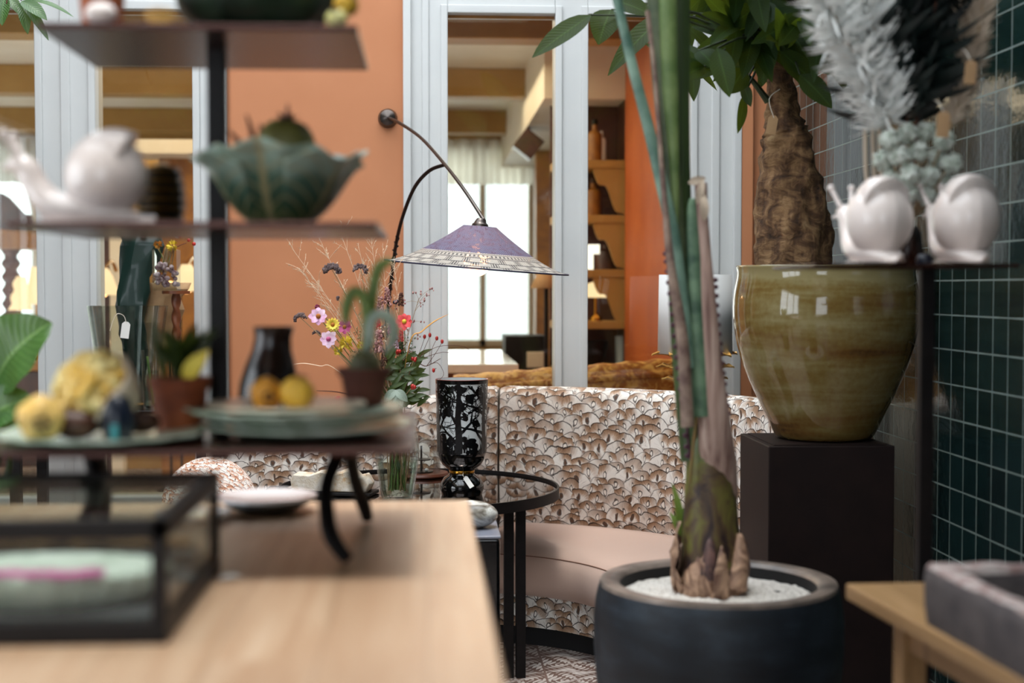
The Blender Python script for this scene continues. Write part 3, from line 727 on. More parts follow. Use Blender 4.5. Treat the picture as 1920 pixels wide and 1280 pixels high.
sp_ = [(RI + .03, .20), (RI + .012, .215), (RI + .0, .25), (RI + .004, .31), (RI + .02, .345), (RI + .05, .366), (RI + .1, .376), (RO - .1, .376), (RO - .02, .37), (RO, .355), (RO, .2)]
sarc = [0]
for i in range(1, len(sp_)): sarc.append(sarc[-1] + math.hypot(sp_[i][0] - sp_[i - 1][0], sp_[i][1] - sp_[i - 1][1]))
for k, (a, c) in enumerate(((A0 + .02, math.radians(81)), (math.radians(81), A1 - .02))):
    def fn(u, v):
        i = int(round(v * (len(sp_) - 1))); gp = .004; th = a + gp + (c - a - 2 * gp) * u; r, z = sp_[i]
        e = min(u, 1 - u) * (c - a); e = max(0, 1 - e / .07) ** 2
        if z > .3: z -= .035 * e
        return (SCX + r * math.cos(th), SCY + r * math.sin(th), z)
    b = MB(); b.grid(fn, 90, len(sp_) - 1, uvs=lambda u, v: ((a + (c - a) * u) * .8, sarc[int(round(v * (len(sp_) - 1)))]))
    b.build('seat_cushion', M['cord_seat'], t, smooth=60)
    b = MB(); b.tube([fn(u / 60, 4 / (len(sp_) - 1)) for u in range(61)], .0022, n=6); b.build('piping', P('seat_piping', '#7e5a49', .8) if not k else bpy.data.materials['seat_piping'], t)
bp = [(RI + .07, .075), (RI + .07, .205), (RO - .02, .205), (RO - .02, .075)]
b = MB(); b.grid(lambda u, v: (SCX + bp[int(round(v * 3))][0] * math.cos(A0 + (A1 - A0) * u), SCY + bp[int(round(v * 3))][0] * math.sin(A0 + (A1 - A0) * u), bp[int(round(v * 3))][1]), 80, 3, uvs=lambda u, v: (-(A1 - A0) * u * .6, bp[int(round(v * 3))][1])); b.build('base', M['scallop'], t, smooth=30)
pp = [(RI + .11, 0), (RI + .11, .08), (RO + .1, .08), (RO + .1, 0)]
b = MB(); b.grid(lambda u, v: (SCX + pp[int(round(v * 3))][0] * math.cos(A0 + (A1 - A0) * u), SCY + pp[int(round(v * 3))][0] * math.sin(A0 + (A1 - A0) * u), pp[int(round(v * 3))][1]), 80, 3); b.build('plinth', M['black_matte'], t, smooth=30)
# cushion leaning at the left
c_ = at(392, 930, 5.15); c_.z = .535
t = tag(MB().ell((0, 0, 0), .17, .07, .17, 40, 24).apply(TR(c_) @ Matrix.Rotation(math.radians(-14), 4, 'X') @ Matrix.Rotation(math.radians(20), 4, 'Y')).build('cushion', M['cushion'], smooth=180), 'round cushion in brown and white shell print on the banquette, left of the stone slab', 'cushion')
# ---- round table
TX, TY, TZ, TR_ = -.03, 5.05, .60, .5
t = thing('round_side_table', 'black round table with a smoked mirror top in the curve of the banquette', 'table', (TX, TY, 0))
b = MB(); b.lathe([(.001, TZ - .008), (TR_ - .012, TZ - .008), (TR_ - .012, TZ - .002), (.001, TZ - .002)], 72, (TX, TY, 0)); b.build('mirror_top', M['mirror'], t, smooth=20)
b = MB(); b.lathe([(TR_ - .012, TZ - .03), (TR_, TZ - .03), (TR_, TZ + .007), (TR_ - .007, TZ + .007), (TR_ - .007, TZ - .002), (TR_ - .012, TZ - .03)], 96, (TX, TY, 0)); b.build('rim', M['black'], t, smooth=20)
for k in range(3):
    a_ = math.radians(-48 + 120 * k); q = Vector((TX + .42 * math.cos(a_), TY + .42 * math.sin(a_), 0))
    for dx in (.022, .062):
        b = MB(); b.box(-.016, .016, -.014, .014, 0, TZ - .03); b.apply(TR(q + Vector((dx, 0, 0))) @ rz(math.radians(4))); b.build('leg', M['black'], t, smooth=0, bevel=.002)
# ---- footed black and white vase
VC = Vector((at(866, 925, 4.9).x, 4.9, TZ - .002)); s_ = .40 / 218.
pf = [(.001, 0), (.038, 0), (.039, .004), (.042, .012), (.041, .02), (.034, .032), (.026, .037), (.0235, .041), (.0235, .046), (.028, .05), (.036, .056), (.042, .066), (.0458, .080), (.0468, .10), (.0478, .14), (.0485, .18), (.049, .218), (.0475, .218), (.046, .14), (.044, .08), (.03, .058), (.001, .054)]
pf = [(r * 1.83, z * 1.83) for r, z in pf]
t = thing('footed_vase', 'tall footed vase with black tree silhouettes on a white ground, standing on the mirror table', 'vase', VC)
b = MB(); b.lathe(pf, 64, VC); b.mi = [1 if (j // 64) >= 15 or False else 0 for j in range(len(b.f))]
zlim = .140
for i, f_ in enumerate(b.f):
    zc = sum(b.v[q].z for q in f_) / 4 - VC.z; b.mi[i] = 1 if zc > zlim else 0
b.build('vase_body', [M['gloss'], M['vasewhite']], t, smooth=50)
b = MB(); b.lathe([(.0236 * 1.83, .0405 * 1.83), (.0242 * 1.83, .0415 * 1.83), (.0242 * 1.83, .0455 * 1.83), (.0236 * 1.83, .0465 * 1.83)], 40, VC); b.build('gold_collar', M['goldplain'], t)
b = MB(); b.lathe([(.0492 * 1.83, .2172 * 1.83), (.0494 * 1.83, .2184 * 1.83), (.0476 * 1.83, .2184 * 1.83)], 64, VC); b.build('rim_line', M['vasered'], t)
def vr(z):
    z /= 1.83; return 1.83 * (.0468 + (z - .10) * (.049 - .0468) / .118) + .0009
b = MB()
def onv(a_, z): return VC + Vector((vr(z) * math.cos(a_), vr(z) * math.sin(a_), z))
def vn(p): return Vector((p.x - VC.x, p.y - VC.y, 0)).normalized()
ZLO, ZHI = .1455, .385
def branch(a_, z, dr, wd, ln, dep):
    pts = []; ws = []
    for k in range(6):
        pts.append(onv(a_, min(max(z, ZLO), ZHI))); ws.append(max(wd * (1 - .55 * k / 5), .0017)); dr += rnd(-.25, .25)
        a_ += math.sin(dr) * ln / 5 / .087; z += math.cos(dr) * ln / 5
        if z > ZHI: break
        if dep > 0 and k > 1 and random.random() < .62: branch(a_, z, dr + random.choice((-1, 1)) * rnd(.5, 1.0), ws[-1] * .75, ln * .6, dep - 1)
    if len(pts) > 1: b.ribbon(pts, ws, vn)
def blob(a_, z, r):
    n_ = 11; ph = rnd(0, 6); pts = [onv(a_, z)]
    for k in range(n_):
        q = 2 * PI * k / n_; rr = r * rnd(.55, 1.15); pts.append(onv(a_ + rr * math.cos(q + ph) / .087 * 1.3, min(ZHI, max(ZLO, z + rr * math.sin(q + ph)))))
    b.add(pts, [(0, 1 + k, 1 + (k + 1) % n_) for k in range(n_)])
for k in range(6):
    a_ = -PI / 2 - .12 + k * PI / 3 + rnd(-.1, .1); zz_ = .15
    pts = [onv(a_ + .02 * math.sin(j), zz_ + (ZHI - zz_) * j / 9) for j in range(10)]
    b.ribbon(pts, [.026 - .0014 * j for j in range(10)], vn)
    for j in range(6): branch(a_, .18 + .032 * j, random.choice((-1, 1)) * rnd(.4, 1.0), .0115, .10, 3)
    for j in range(14): blob(a_ + rnd(-.5, .5), rnd(.25, .385), rnd(.007, .015))
    for j in range(16): blob(a_ + rnd(-.55, .55), rnd(.145, .20), rnd(.008, .018))
    for j in range(12):
        aa = a_ + rnd(-.5, .5); b.ribbon([onv(aa, .152), onv(aa + rnd(-.08, .08), .152 + rnd(.03, .075))], [.004, .0008], vn)
b.build('painted_trees', P('black_print', '#0a0a0c', .15), t, smooth=0)
b = MB(); b.lathe([(vr(.385) , .385), (vr(.397), .398)], 64, VC); b.build('top_band', bpy.data.materials['black_print'], t)
def card(name, label, c, wdt, hgt, mat, tilt=0, yaw=0, lean=0, string=None, hole=True):
    t = thing(name, label, 'tag', c)
    b = MB(); k = wdt * .28; v = [(-wdt / 2, 0), (wdt / 2, 0), (wdt / 2, hgt - k), (wdt / 2 - k, hgt), (-wdt / 2 + k, hgt), (-wdt / 2, hgt - k)]; v = [(x_, z_ - hgt) for x_, z_ in v]
    b.add([(x_, 0, z_) for x_, z_ in v] + [(x_, .0012, z_) for x_, z_ in v], [tuple(range(6))[::-1], tuple(range(6, 12))] + [(i, (i + 1) % 6, 6 + (i + 1) % 6, 6 + i) for i in range(6)])
    b.apply(TR(c) @ Matrix.Rotation(yaw, 4, 'Z') @ Matrix.Rotation(lean, 4, 'X') @ Matrix.Rotation(tilt, 4, 'Y')); b.build('card', mat, t, smooth=0)
    if string: 
        b = MB(); b.tube(string, .0012, n=6, sub=4); b.build('string', M['cord'], t)
    return t
c_ = VC + Vector((.008, -.068, .070))
card('price_tag', 'small white price tag hanging on the foot of the black and white vase', c_, .017, .046, M['paper'], tilt=math.radians(-32), lean=math.radians(-28), string=[VC + Vector((.004, -.045, .081)), c_ + Vector((-.006, -.004, .004)), c_ + Vector((0, 0, -.003))])
# ---- stone slab on its stand
c_ = at(640, 928, 4.92); c_.z = TZ
b = MB(); b.box(-.13, .12, -.055, .055, 0, .012); b.apply(TR(c_) @ rz(-.25)); tag(b.build('slab_stand', M['black'], smooth=0, bevel=.003), 'flat black stand under the cream crystal slab on the mirror table', 'stand')
b = MB(); rr = random.Random(3)
prf = [(-.165, .0), (-.172, .03), (-.16, .056), (-.10, .052), (-.06, .07), (-.01, .06), (.04, .075), (.07, .052), (.095, .06), (.115, .028), (.1, .0)]
n_ = len(prf); v = []
for y_, k in ((-.05, .96), (-.03, 1.03), (.02, 1.02), (.05, .94)):
    v += [(x_ * k + rr.uniform(-.004, .004), y_ + rr.uniform(-.006, .006), .013 + z_ * (k if z_ > .02 else 1) + (rr.uniform(-.005, .005) if z_ > .02 else 0)) for x_, z_ in prf]
b.add(v, [tuple(range(n_)), tuple(range(3 * n_, 4 * n_))[::-1]] + [(j * n_ + i, (j + 1) * n_ + i, (j + 1) * n_ + (i + 1) % n_, j * n_ + (i + 1) % n_) for j in range(3) for i in range(n_)])
b.apply(TR(c_) @ rz(-.25)); tag(b.build('crystal_slab', M['crystal'], smooth=30, bevel=.004), 'rough cream and amber crystal slab lying on the mirror table', 'stone')
# ---- glass cloche with small bronze tier
c_ = at(790, 889, 5.38); c_.z = TZ
t = thing('glass_cloche', 'clear glass cloche on a round wooden base behind the footed vase', 'cloche', c_)
b = MB(); b.lathe([(.001, 0), (.10, 0), (.105, .006), (.1, .014), (.001, .014)], 40, c_); b.build('base', M['wood_red'], t)
b = MB(); b.lathe([(.072, .014), (.072, .08), (.066, .108), (.05, .13), (.025, .143), (.001, .147)], 40, c_); b.build('dome', M['vaseglass'], t, smooth=80)
c2 = c_ + Vector((0, 0, .014)); t = thing('miniature_tier_stand', 'tiny bronze tiered stand under the glass cloche', 'ornament', c2)
b = MB(); b.lathe([(.001, 0), (.045, 0), (.045, .004), (.005, .006), (.004, .045), (.036, .046), (.036, .05), (.004, .051), (.004, .1), (.001, .1)], 24, c2); b.build('stand', M['bronze'], t)
c3 = c2 + Vector((.02, -.02, .005)); tag(MB().ell(c3 + Vector((0, 0, .006)), .008, .008, .006).build('bead', M['whiteceramic']), 'white bead lying on the tiny tiered stand in the cloche', 'bead')
# ---- lacquer pedestal with marbled stone
px0, px1 = -.11, .213; ph = .58
t = thing('lacquer_pedestal', 'glossy blue-black lacquered pedestal box right behind the end of the oak counter', 'pedestal', ((px0 + px1) / 2, 4.26, 0))
b = MB(); b.box(px0, px1, 4.12, 4.4, 0, ph); b.build('body', M['gloss'], t, smooth=0, bevel=.012, seg=3)
b = MB(); b.box(px0 - .002, px1 + .002, 4.118, 4.402, ph - .001, ph + .008); b.build('top_plate', P('grey_edge_plate', '#7c7f8c', .25), t, smooth=0, bevel=.003)
b = MB(); rr = random.Random(5); b.ell((.125, 4.27, ph + .047), .085, .07, .042, 32, 20, fn=lambda a_, c: 1 + .05 * math.sin(a_ * 12.56 + 1)); tag(b.build('marbled_stone', M['marble'], smooth=180), 'rounded brown and white marbled stone on the lacquered pedestal', 'stone')
# ---- arc wall lamp
WL = at(727, 222, YB); LS = at(903, 470, 5.35)
t = thing('arc_wall_lamp', 'bronze arc wall lamp with a wide woven shade, purple above and black and cream below', 'lamp', WL)
b = MB(); b.lathe([(.001, 0), (.04, 0), (.042, .006), (.04, .014), (.033, .034), (.015, .045), (.001, .048)], 40); b.apply(TR(WL) @ Matrix.Rotation(PI / 2, 4, 'X')); b.build('wall_rose', M['bronze'], t)
tip = at(907, 412, 5.35)
arm = [WL + Vector((0, -.03, 0)), at(750, 231, 6.0), at(790, 259, 5.85), at(833, 307, 5.65), at(872, 358, 5.48), tip]
b = MB(); b.tube(arm, [.007] * 6, sub=8, n=12); b.build('arm', M['bronze'], t)
low = at(724, 620, YB)
st = [at(833, 309, 5.65), at(805, 320, 5.7), at(778, 350, 5.76), at(757, 400, 5.84), at(744, 450, 5.93), at(736, 505, 6.02), at(728, 570, 6.1), low]
b = MB(); b.tube(st, .0075, sub=6, n=10); b.build('strut', M['bronzedark'], t)
b = MB(); ps, _ = spline(st, [0] * 8, 14); hl = []
for i in range(int(len(ps) * .55), len(ps) - 4): hl.append(ps[i] + Vector((.010 * math.cos(i * 1.7), .010 * math.sin(i * 1.7), 0)))
b.tube(hl, .0035, n=6); b.build('cord_wrap', M['black'], t)
b = MB(); b.lathe([(.001, 0), (.03, 0), (.03, .008), (.001, .02)], 24); b.apply(TR(low) @ Matrix.Rotation(PI / 2, 4, 'X')); b.build('lower_wall_fixing', M['bronze'], t)
tl = Matrix.Rotation(math.radians(4.6), 4, 'Y') @ Matrix.Rotation(math.radians(1.6), 4, 'X'); S0 = TR(at(900, 424, 5.35))
b = MB(); b.lathe([(.001, .03), (.012, .03), (.016, .026), (.02, .02), (.024, .012), (.03, .008), (.032, .0), (.001, -.002)], 32); b.apply(S0 @ tl); b.build('cap', M['bronze'], t)
b = MB(); b.ell(tip + Vector((0, 0, -.006)), .009, .009, .011); b.build('joint', M['bronzedark'], t)
sp = [(.062, 0)] + [(.062 + .284 * k / 22, -(.0 + .155 * (1 - (1 - k / 22) ** 1.42))) for k in range(1, 23)]
b = MB(); b.lathe(sp, 96, uvs=lambda u, v: (u, v)); b.apply(S0 @ tl); b.build('lamp_shade', M['shade'], t, smooth=80)
b = MB(); b.lathe([(.346 + .003 * math.cos(k), -.155 + .003 * math.sin(k)) for k in [i * PI / 4 for i in range(9)]], 96); b.apply(S0 @ tl); b.build('shade_rim', P('navy_binding', '#24233c', .6), t)
bc = S0 @ tl @ Vector((0, 0, -.138))
b = MB(); b.ell((0, 0, 0), .05, .05, .05, 24, 16); b.tube([(0, 0, .045), (0, 0, .105)], [.022, .016]); b.apply(TR(bc + Vector((0, 0, -.0)))); bulb = b.build('bulb', M['bulbglass'], t, smooth=80)
b = MB()
for k in range(6):
    a_ = k * PI / 3; b.tube([bc + Vector((.012 * math.cos(a_), .012 * math.sin(a_), .05)), bc + Vector((.022 * math.cos(a_ + .4), .022 * math.sin(a_ + .4), -.025)), bc + Vector((.012 * math.cos(a_ + 1), .012 * math.sin(a_ + 1), .05))], .0022, n=6, sub=5)
b.build('filament', M['filament'], bulb)
lamp('arc_lamp_bulb', 'POINT', bc + Vector((0, 0, .0)), (0, 0, 0), 5, (1, .62, .35), .02)
# ---- white drum lamp with gold leaf base
YL = 5.78; c_ = at(1303, 660, YL); zb_, zt_ = at(1303, 662, YL).z, at(1303, 515, YL).z; r = size(139, YL) / 2
c_.z = 0
tb = thing('lamp_pedestal', 'slim cream pedestal behind the banquette under the white drum lamp', 'pedestal', c_)
b = MB(); b.box(c_.x - .13, c_.x + .13, YL - .13, YL + .13, 0, .84); b.build('column_body', M['cream'], tb, smooth=0, bevel=.004)
c_.z = .84
t = thing('gold_table_lamp', 'table lamp with a white drum shade and gold petal base, before the right window', 'lamp', c_)
b = MB(); b.lathe([(r * .97, zt_ - .84), (r, zb_ - .84)], 64, c_, uvs=lambda u, v: (u, v)); b.build('lamp_shade', M['linen'], t, solid=.004)
b = MB(); b.lathe([(.001, 0), (.07, 0), (.06, .03), (.045, .1), (.05, .16), (.02, .2), (.015, .25), (.001, .25)], 24, c_); b.build('lamp_base', M['gold'], t)
for row, (zz_, rr_, n_) in enumerate(((.07, .085, 8), (.12, .10, 9), (.17, .11, 8))):
    for k in range(n_):
        a_ = 2 * PI * (k + .5 * (row % 2)) / n_; d = Vector((math.cos(a_), math.sin(a_), 0)); b0 = c_ + d * .035 + Vector((0, 0, zz_ - .02)); b1 = c_ + d * rr_ * 1.6 + Vector((0, 0, zz_ + .03))
        b = MB(); b.leaf(b0, b1, .085, d * -.3 + Vector((0, 0, 1)), .12, .25, 6, 8, lambda q: math.sin(PI * min(.96, q * .8 + .18)) ** .6, .05); b.build('gold_petal', M['gold'], t, smooth=80, solid=.005)
# ---- plinth and olive pot with money tree
PX0, PX1, PY0, PY1, PZ = 1.024, 1.41, 4.2, 4.59, .835
t = thing('black_plinth', 'square dark brown plinth under the olive glazed pot', 'plinth', ((PX0 + PX1) / 2, (PY0 + PY1) / 2, 0))
b = MB(); b.box(PX0, PX1, PY0, PY1, 0, PZ); b.build('body', M['plinth'], t, smooth=0, bevel=.004)
b = MB(); b.box(PX0 + .02, PX1 - .02, PY0 + .02, PY1 - .02, PZ - .001, PZ + .003); b.build('top_panel', M['plinth'], t, smooth=0)
OC = Vector((at(1545, 800, 4.4).x, 4.4, PZ + .003)); h = at(1540, 497, 4.4).z - OC.z; R_ = size(350, 4.4) / 2
pr = [(.001, 0), (.48, 0), (.53, .01), (.60, .1), (.74, .25), (.87, .40), (.95, .54), (.99, .66), (1.0, .76), (.985, .85), (.955, .92), (.945, .965), (.965, .99), (.955, 1.0), (.925, .995), (.91, .95), (.93, .85), (.92, .8), (.001, .8)]
t = thing('olive_pot', 'large olive brown glazed planter standing on the dark plinth', 'planter', OC)
b = MB(); b.lathe([(r * R_, z * h) for r, z in pr], 80, OC); b.build('pot', M['olive'], t, smooth=50, subsurf=1)
b = MB(); b.lathe([(.001, h * .86), (R_ * .9, h * .85), (R_ * .9, h * .8)], 40, OC); b.build('soil', M['soil'], t)
TB = at(1490, 500, 4.4); TB.z = OC.z + h * .85; MC = Vector((OC.x, OC.y, TB.z))
t = thing('money_tree', 'money tree with a thick ridged trunk and drooping leaves, growing in the olive pot', 'plant', TB)
tr = [(at(1488, 560, 4.4), 70), (at(1489, 480, 4.4), 70), (at(1486, 420, 4.4), 68), (at(1480, 360, 4.4), 60), (at(1476, 300, 4.4), 51), (at(1474, 258, 4.4), 47), (at(1471, 240, 4.4), 38), (at(1468, 215, 4.4), 31), (at(1465, 170, 4.4), 25), (at(1462, 120, 4.4), 22), (at(1458, 60, 4.4), 14)]
tr[0] = (TB + Vector((0, 0, -.02)), 70)
b = MB(); ps, rs = spline([p for p, _ in tr], [size(q, 4.4) for _, q in tr], 6); rr = random.Random(2)
b.tube(ps, rs, n=28)
for p_ in range(len(b.v)):
    i, k = divmod(p_, 28); a_ = k * 2 * PI / 28; d = (b.v[p_] - ps[min(i, len(ps) - 1)])
    b.v[p_] = ps[min(i, len(ps) - 1)] + d * (1 + .07 * math.sin(a_ * 4 + i * .2) + .05 * math.sin(a_ * 7 - i * .5) + .06 * math.sin(i * 1.35) * (i > 18) + rr.uniform(-.035, .035))
b.build('trunk', M['bark'], t, smooth=80)
hub = at(1462, 110, 4.4); br = MB(); fo = MB()
nodes = [at(1380, 10, 4.35), at(1455, -20, 4.45), at(1520, 20, 4.4), at(1440, 60, 4.4)]
def leaflet(base, tip, wd, **k):
    if max(base.x, tip.x) > 1.49 or tip.y > 5.7 or (not k.get('keep') and pixel(tip)[1] > 172): return
    k.pop('keep', None)
    fo.leaf(base, tip, wd, (rnd(-.5, .5), -1, rnd(.1, .7)), rnd(-.02, .1), .2, 4, 8, **k)
def palm(c, d, n_, ln, wd):
    h0 = nodes[int(rnd(0, 3.99))]; br.tube([h0, (h0 + c) / 2 + Vector((0, 0, .04)), c], [.005, .0035, .003], n=6, sub=3)
    for k in range(n_):
        a_ = (k - (n_ - 1) / 2) * .6; q = (d * math.cos(a_) + d.cross(Vector((0, -.8, .6))) * math.sin(a_)); q.z -= .35; q.normalize(); leaflet(c, c + q * ln * rnd(.75, 1.1), wd * rnd(.8, 1.1))
# leaves that can be told apart
for (bx, by, tx, ty, wd, Y) in ((1108, 28, 998, 108, 46, 4.3), (1146, 18, 1122, 84, 58, 4.35), (1258, 22, 1140, 142, 48, 4.5), (1150, 0, 1225, 30, 40, 4.3), (1395, 130, 1366, 176, 46, 4.3), (1345, 90, 1368, 182, 46, 4.1), (1310, 95, 1342, 130, 44, 4.2), (1300, 120, 1301, 190, 26, 4.5), (1395, 180, 1383, 250, 22, 4.3), (1300, 30, 1235, 190, 36, 4.6), (1395, 160, 1408, 200, 22, 4.3), (1500, 140, 1560, 203, 44, 4.2), (1440, 60, 1430, 160, 46, 4.3), (1475, 50, 1520, 120, 46, 4.3)):
    leaflet(at(bx, by, Y), at(tx, ty, Y - .05), size(wd, Y), keep=1)
    br.tube([hub, (hub + at(bx, by, Y)) / 2 + Vector((0, 0, .05)), at(bx, by, Y)], [.006, .004, .003], n=6, sub=3)
for k in range(64):
    px_, py_ = rnd(1300, 1620), rnd(-120, 150); Y = rnd(4.15, 4.85); c = at(px_, py_, Y)
    d = Vector((c.x - hub.x, (c.y - hub.y), rnd(-.2, .25))); d = d.normalized() if d.length else Vector((0, 0, 1)); palm(c, d, 6, .19, .062)
for q in nodes: br.tube([hub + Vector((0, 0, -.05)), (hub + q) / 2, q], [.012, .009, .006], n=8, sub=3)
br.tube([at(1440, 190, 4.38), at(1410, 150, 4.36), at(1385, 130, 4.33)], [.012, .008, .005], n=8, sub=3)
fo.build('foliage', M['leaf'], t, smooth=80); br.build('branches', NM('dark_green_twig', '#1c2413', '#34401f', 20, .6), t)
c_ = at(1451, 216, 4.24)
card('kraft_tag', 'small kraft paper tag hanging from the trunk of the money tree', c_, size(19, 4.24), size(36, 4.24), M['kraft'], tilt=math.radians(10), string=[c_ + Vector((0, 0, -.008)), c_ + Vector((-.012, .01, .05)), c_ + Vector((.03, .05, .085))])
# ---- charcoal planter with big stalks
PC = Vector((at(1346, 1087, 3.36).x, 3.36, 0)); rz_ = at(1346, 1087, 3.36).z; Ro = size(452, 3.36) / 2
t = thing('charcoal_planter', 'big round charcoal planter with a worn rim and white gravel', 'planter', PC)
zb_ = rz_ - .62
pr = [(.001, 0), (.66, 0), (.72, .01), (.86, .15), (.96, .30), (1.02, .46), (1.035, .56), (1.03, .62 / .62 * .61), (1.0, rz_ - .012)]
pr = [(Ro * a_, z_) for a_, z_ in ((.001, 0), (.70, 0), (.76, .02), (.92, .15), (1.01, .32), (1.045, .45), (1.045, .52), (1.03, rz_ - .045), (1.0, rz_ - .008))]
b = MB(); b.lathe(pr, 96, PC); b.build('pot', M['charcoal'], t, smooth=50)
b = MB(); b.lathe([(Ro * 1.0, rz_ - .008), (Ro * .99, rz_), (Ro * .94, rz_ + .001), (Ro * .845, rz_ - .002), (Ro * .825, rz_ - .01)], 96, PC); b.build('rim', M['charcoalrim'], t, smooth=50)
b = MB(); b.lathe([(Ro * .825, rz_ - .01), (Ro * .81, rz_ - .12)], 96, PC); b.build('inner_wall', M['black_matte'], t)
b = MB(); rr = random.Random(4)
b.grid(lambda u, v: PC + Vector((Ro * .82 * v * math.cos(u * 2 * PI), Ro * .82 * v * math.sin(u * 2 * PI), rz_ - .036 + .016 * (1 - v) + rr.uniform(-.003, .003))), 90, 24); o = b.build('gravel', M['gravel'], t, smooth=0); o['kind'] = 'stuff'
Yp = 3.36; PB = at(1335, 1090, Yp); PB.z = rz_ - .04
t = thing('tall_stalk_plant', 'tall plant with thick green stalks and papery brown base, in the charcoal planter', 'plant', PB)
def stalk(name, pts, mat, Y=Yp, flat=.7, sub=6, n=16):
    P_ = [at(p[0], p[1], Y + (p[3] if len(p) > 3 else 0)) for p in pts]; b = MB(); b.tube(P_, [(size(p[2], Y) / 2 * flat, size(p[2], Y) / 2) for p in pts], n=n, sub=sub, side=(0, 1, 0)); return b.build(name, mat, t, smooth=80)
b0 = [(1336, 1100, 120), (1336, 1050, 120), (1333, 1000, 112), (1332, 930, 100), (1329, 860, 88), (1322, 800, 74, .01), (1314, 740, 48, .03)]
stalk('stem_base', b0, M['palmbase'], flat=.9)
stalk('stalk', [(1310, 860, 70, .0), (1296, 740, 62), (1285, 620, 58), (1277, 480, 52), (1272, 330, 46), (1272, 180, 42), (1274, 40, 40), (1275, -120, 38), (1278, -330, 22)], M['palmgreen'])
stalk('stalk', [(1290, 700, 36, -.03), (1278, 560, 40, -.03), (1264, 420, 40, -.03), (1252, 260, 38, -.03), (1240, 120, 40, -.03), (1232, -20, 42, -.03), (1226, -140, 40, -.03), (1210, -340, 20, -.03)], NM('brown_green_stalk', '#3c4a32', '#5a6346', 18, .45))
stalk('stalk', [(1268, 430, 8, -.05), (1264, 300, 20, -.05), (1258, 180, 30, -.05), (1254, 60, 34, -.05), (1252, -60, 36, -.05)], NM('light_green_stalk', '#506836', '#70844f', 18, .45))
stalk('stalk', [(1292, 690, 20, -.06), (1279, 560, 24, -.06), (1262, 440, 25, -.06), (1240, 340, 24, -.06), (1216, 240, 22, -.06), (1190, 140, 20, -.06), (1164, 30, 18, -.06), (1140, -80, 16, -.06), (1100, -230, 11, -.06)], M['palmteal'])
stalk('stalk', [(1318, 780, 34, -.05), (1310, 640, 34, -.05), (1303, 500, 30, -.05), (1299, 400, 22, -.05), (1300, 372, 14, -.05)], NM('blue_green_short_stalk', '#34503d', '#6a8669', 18, .45))
stalk('dry_sheath', [(1350, 1000, 40, .0), (1350, 930, 70, -.012), (1346, 870, 72, -.03), (1339, 790, 62, -.045), (1332, 690, 48, -.05), (1327, 580, 34, -.055), (1322, 480, 24, -.055), (1317, 410, 22, -.055), (1314, 343, 24, -.055)], M['sheath'], flat=.5)
stalk('dry_sheath', [(1289, 800, 26, -.07), (1280, 640, 22, -.07), (1258, 500, 16, -.07), (1248, 400, 12, -.07), (1236, 250, 9, -.07), (1228, 140, 8, -.07), (1214, 20, 9, -.07)], NM('brown_margin_sheath', '#5f4740', '#9a8474', 22, .6))
b = MB()
for (pts, off) in (([(1336, 520), (1341, 600), (1350, 690), (1362, 780)], 1), ([(1252, 470), (1262, 560), (1272, 660), (1284, 760), (1294, 860)], -1)):
    ps, _ = spline([at(p[0], p[1], Yp - .05) for p in pts], [0] * len(pts), 10); b.tube(ps, .0035, n=6)
    for i in range(1, len(ps) - 1, 2): b.ell(ps[i] + Vector((.006 * off, 0, 0)), .007, .004, .006, 8, 6)
b.build('serrated_margin', M['purple'], t, smooth=80)
b = MB(); q = at(1314, 343, Yp - .055); b.leaf(q + Vector((-.03, 0, .0)), q + Vector((.012, 0, .012)), .02, (0, -1, 0)); b.leaf(q + Vector((-.012, -.01, -.05)), q + Vector((.004, -.01, .01)), .018, (0, -1, 0)); b.leaf(q + Vector((.006, -.012, -.09)), q + Vector((.002, -.012, -.02)), .022, (0, -1, 0)); b.build('torn_fibre', M['beigeplume'], t, smooth=80)
b = MB(); b.tube([at(1294, 905, Yp - .05), at(1298, 850, Yp - .05), at(1306, 790, Yp - .04), at(1316, 742, Yp - .03), at(1330, 800, Yp - .05), at(1342, 860, Yp - .05)], [.003, .004, .004, .006, .004, .003], sub=6, n=8); b.build('sheath_edge', M['orangetip'], t, smooth=80)
rr = random.Random(11); pb = at(1335, 1095, Yp); pb.z = rz_ - .06
for k in range(26):
    a_ = k * 2.39; ring = .062 + .018 * (k % 3) / 2; d = Vector((math.cos(a_), math.sin(a_), 0)); hh = rr.uniform(.06, .16) * (1.2 + .25 * (math.cos(a_) < -.3)) * (1.0 - .3 * (k % 3) / 2)
    b = MB(); b.leaf(pb + d * ring, pb + d * (ring * rr.uniform(.75, 1.25)) + Vector((rr.uniform(-.02, .02), rr.uniform(-.02, .02), hh + .03)), rr.uniform(.035, .065), d, .12, -.3, 6, 8, lambda q: math.sin(PI * min(.985, q * .72 + .27)) ** .7, .03); b.build('papery_sheath', M['papery'] if k % 3 else M['purplescale'], t, smooth=50, solid=.002)
b = MB(); b.tube([at(1380, 1105, Yp - .06), at(1388, 1050, Yp - .05), at(1386, 1000, Yp - .04)], [.026, .022, .006], sub=4, n=14); b.build('offshoot', M['papery'], t, smooth=80)
b = MB(); b.leaf(at(1275, 1005, Yp + .05), at(1260, 905, Yp + .05), .022, (.3, -1, 0)); b.leaf(at(1278, 1005, Yp + .04), at(1256, 960, Yp + .04), .02, (.3, -1, 0)); b.leaf(at(1283, 1005, Yp + .04), at(1272, 940, Yp + .03), .02, (.3, -1, 0)); b.build('young_shoot', M['bulbleaf'], t, smooth=80)

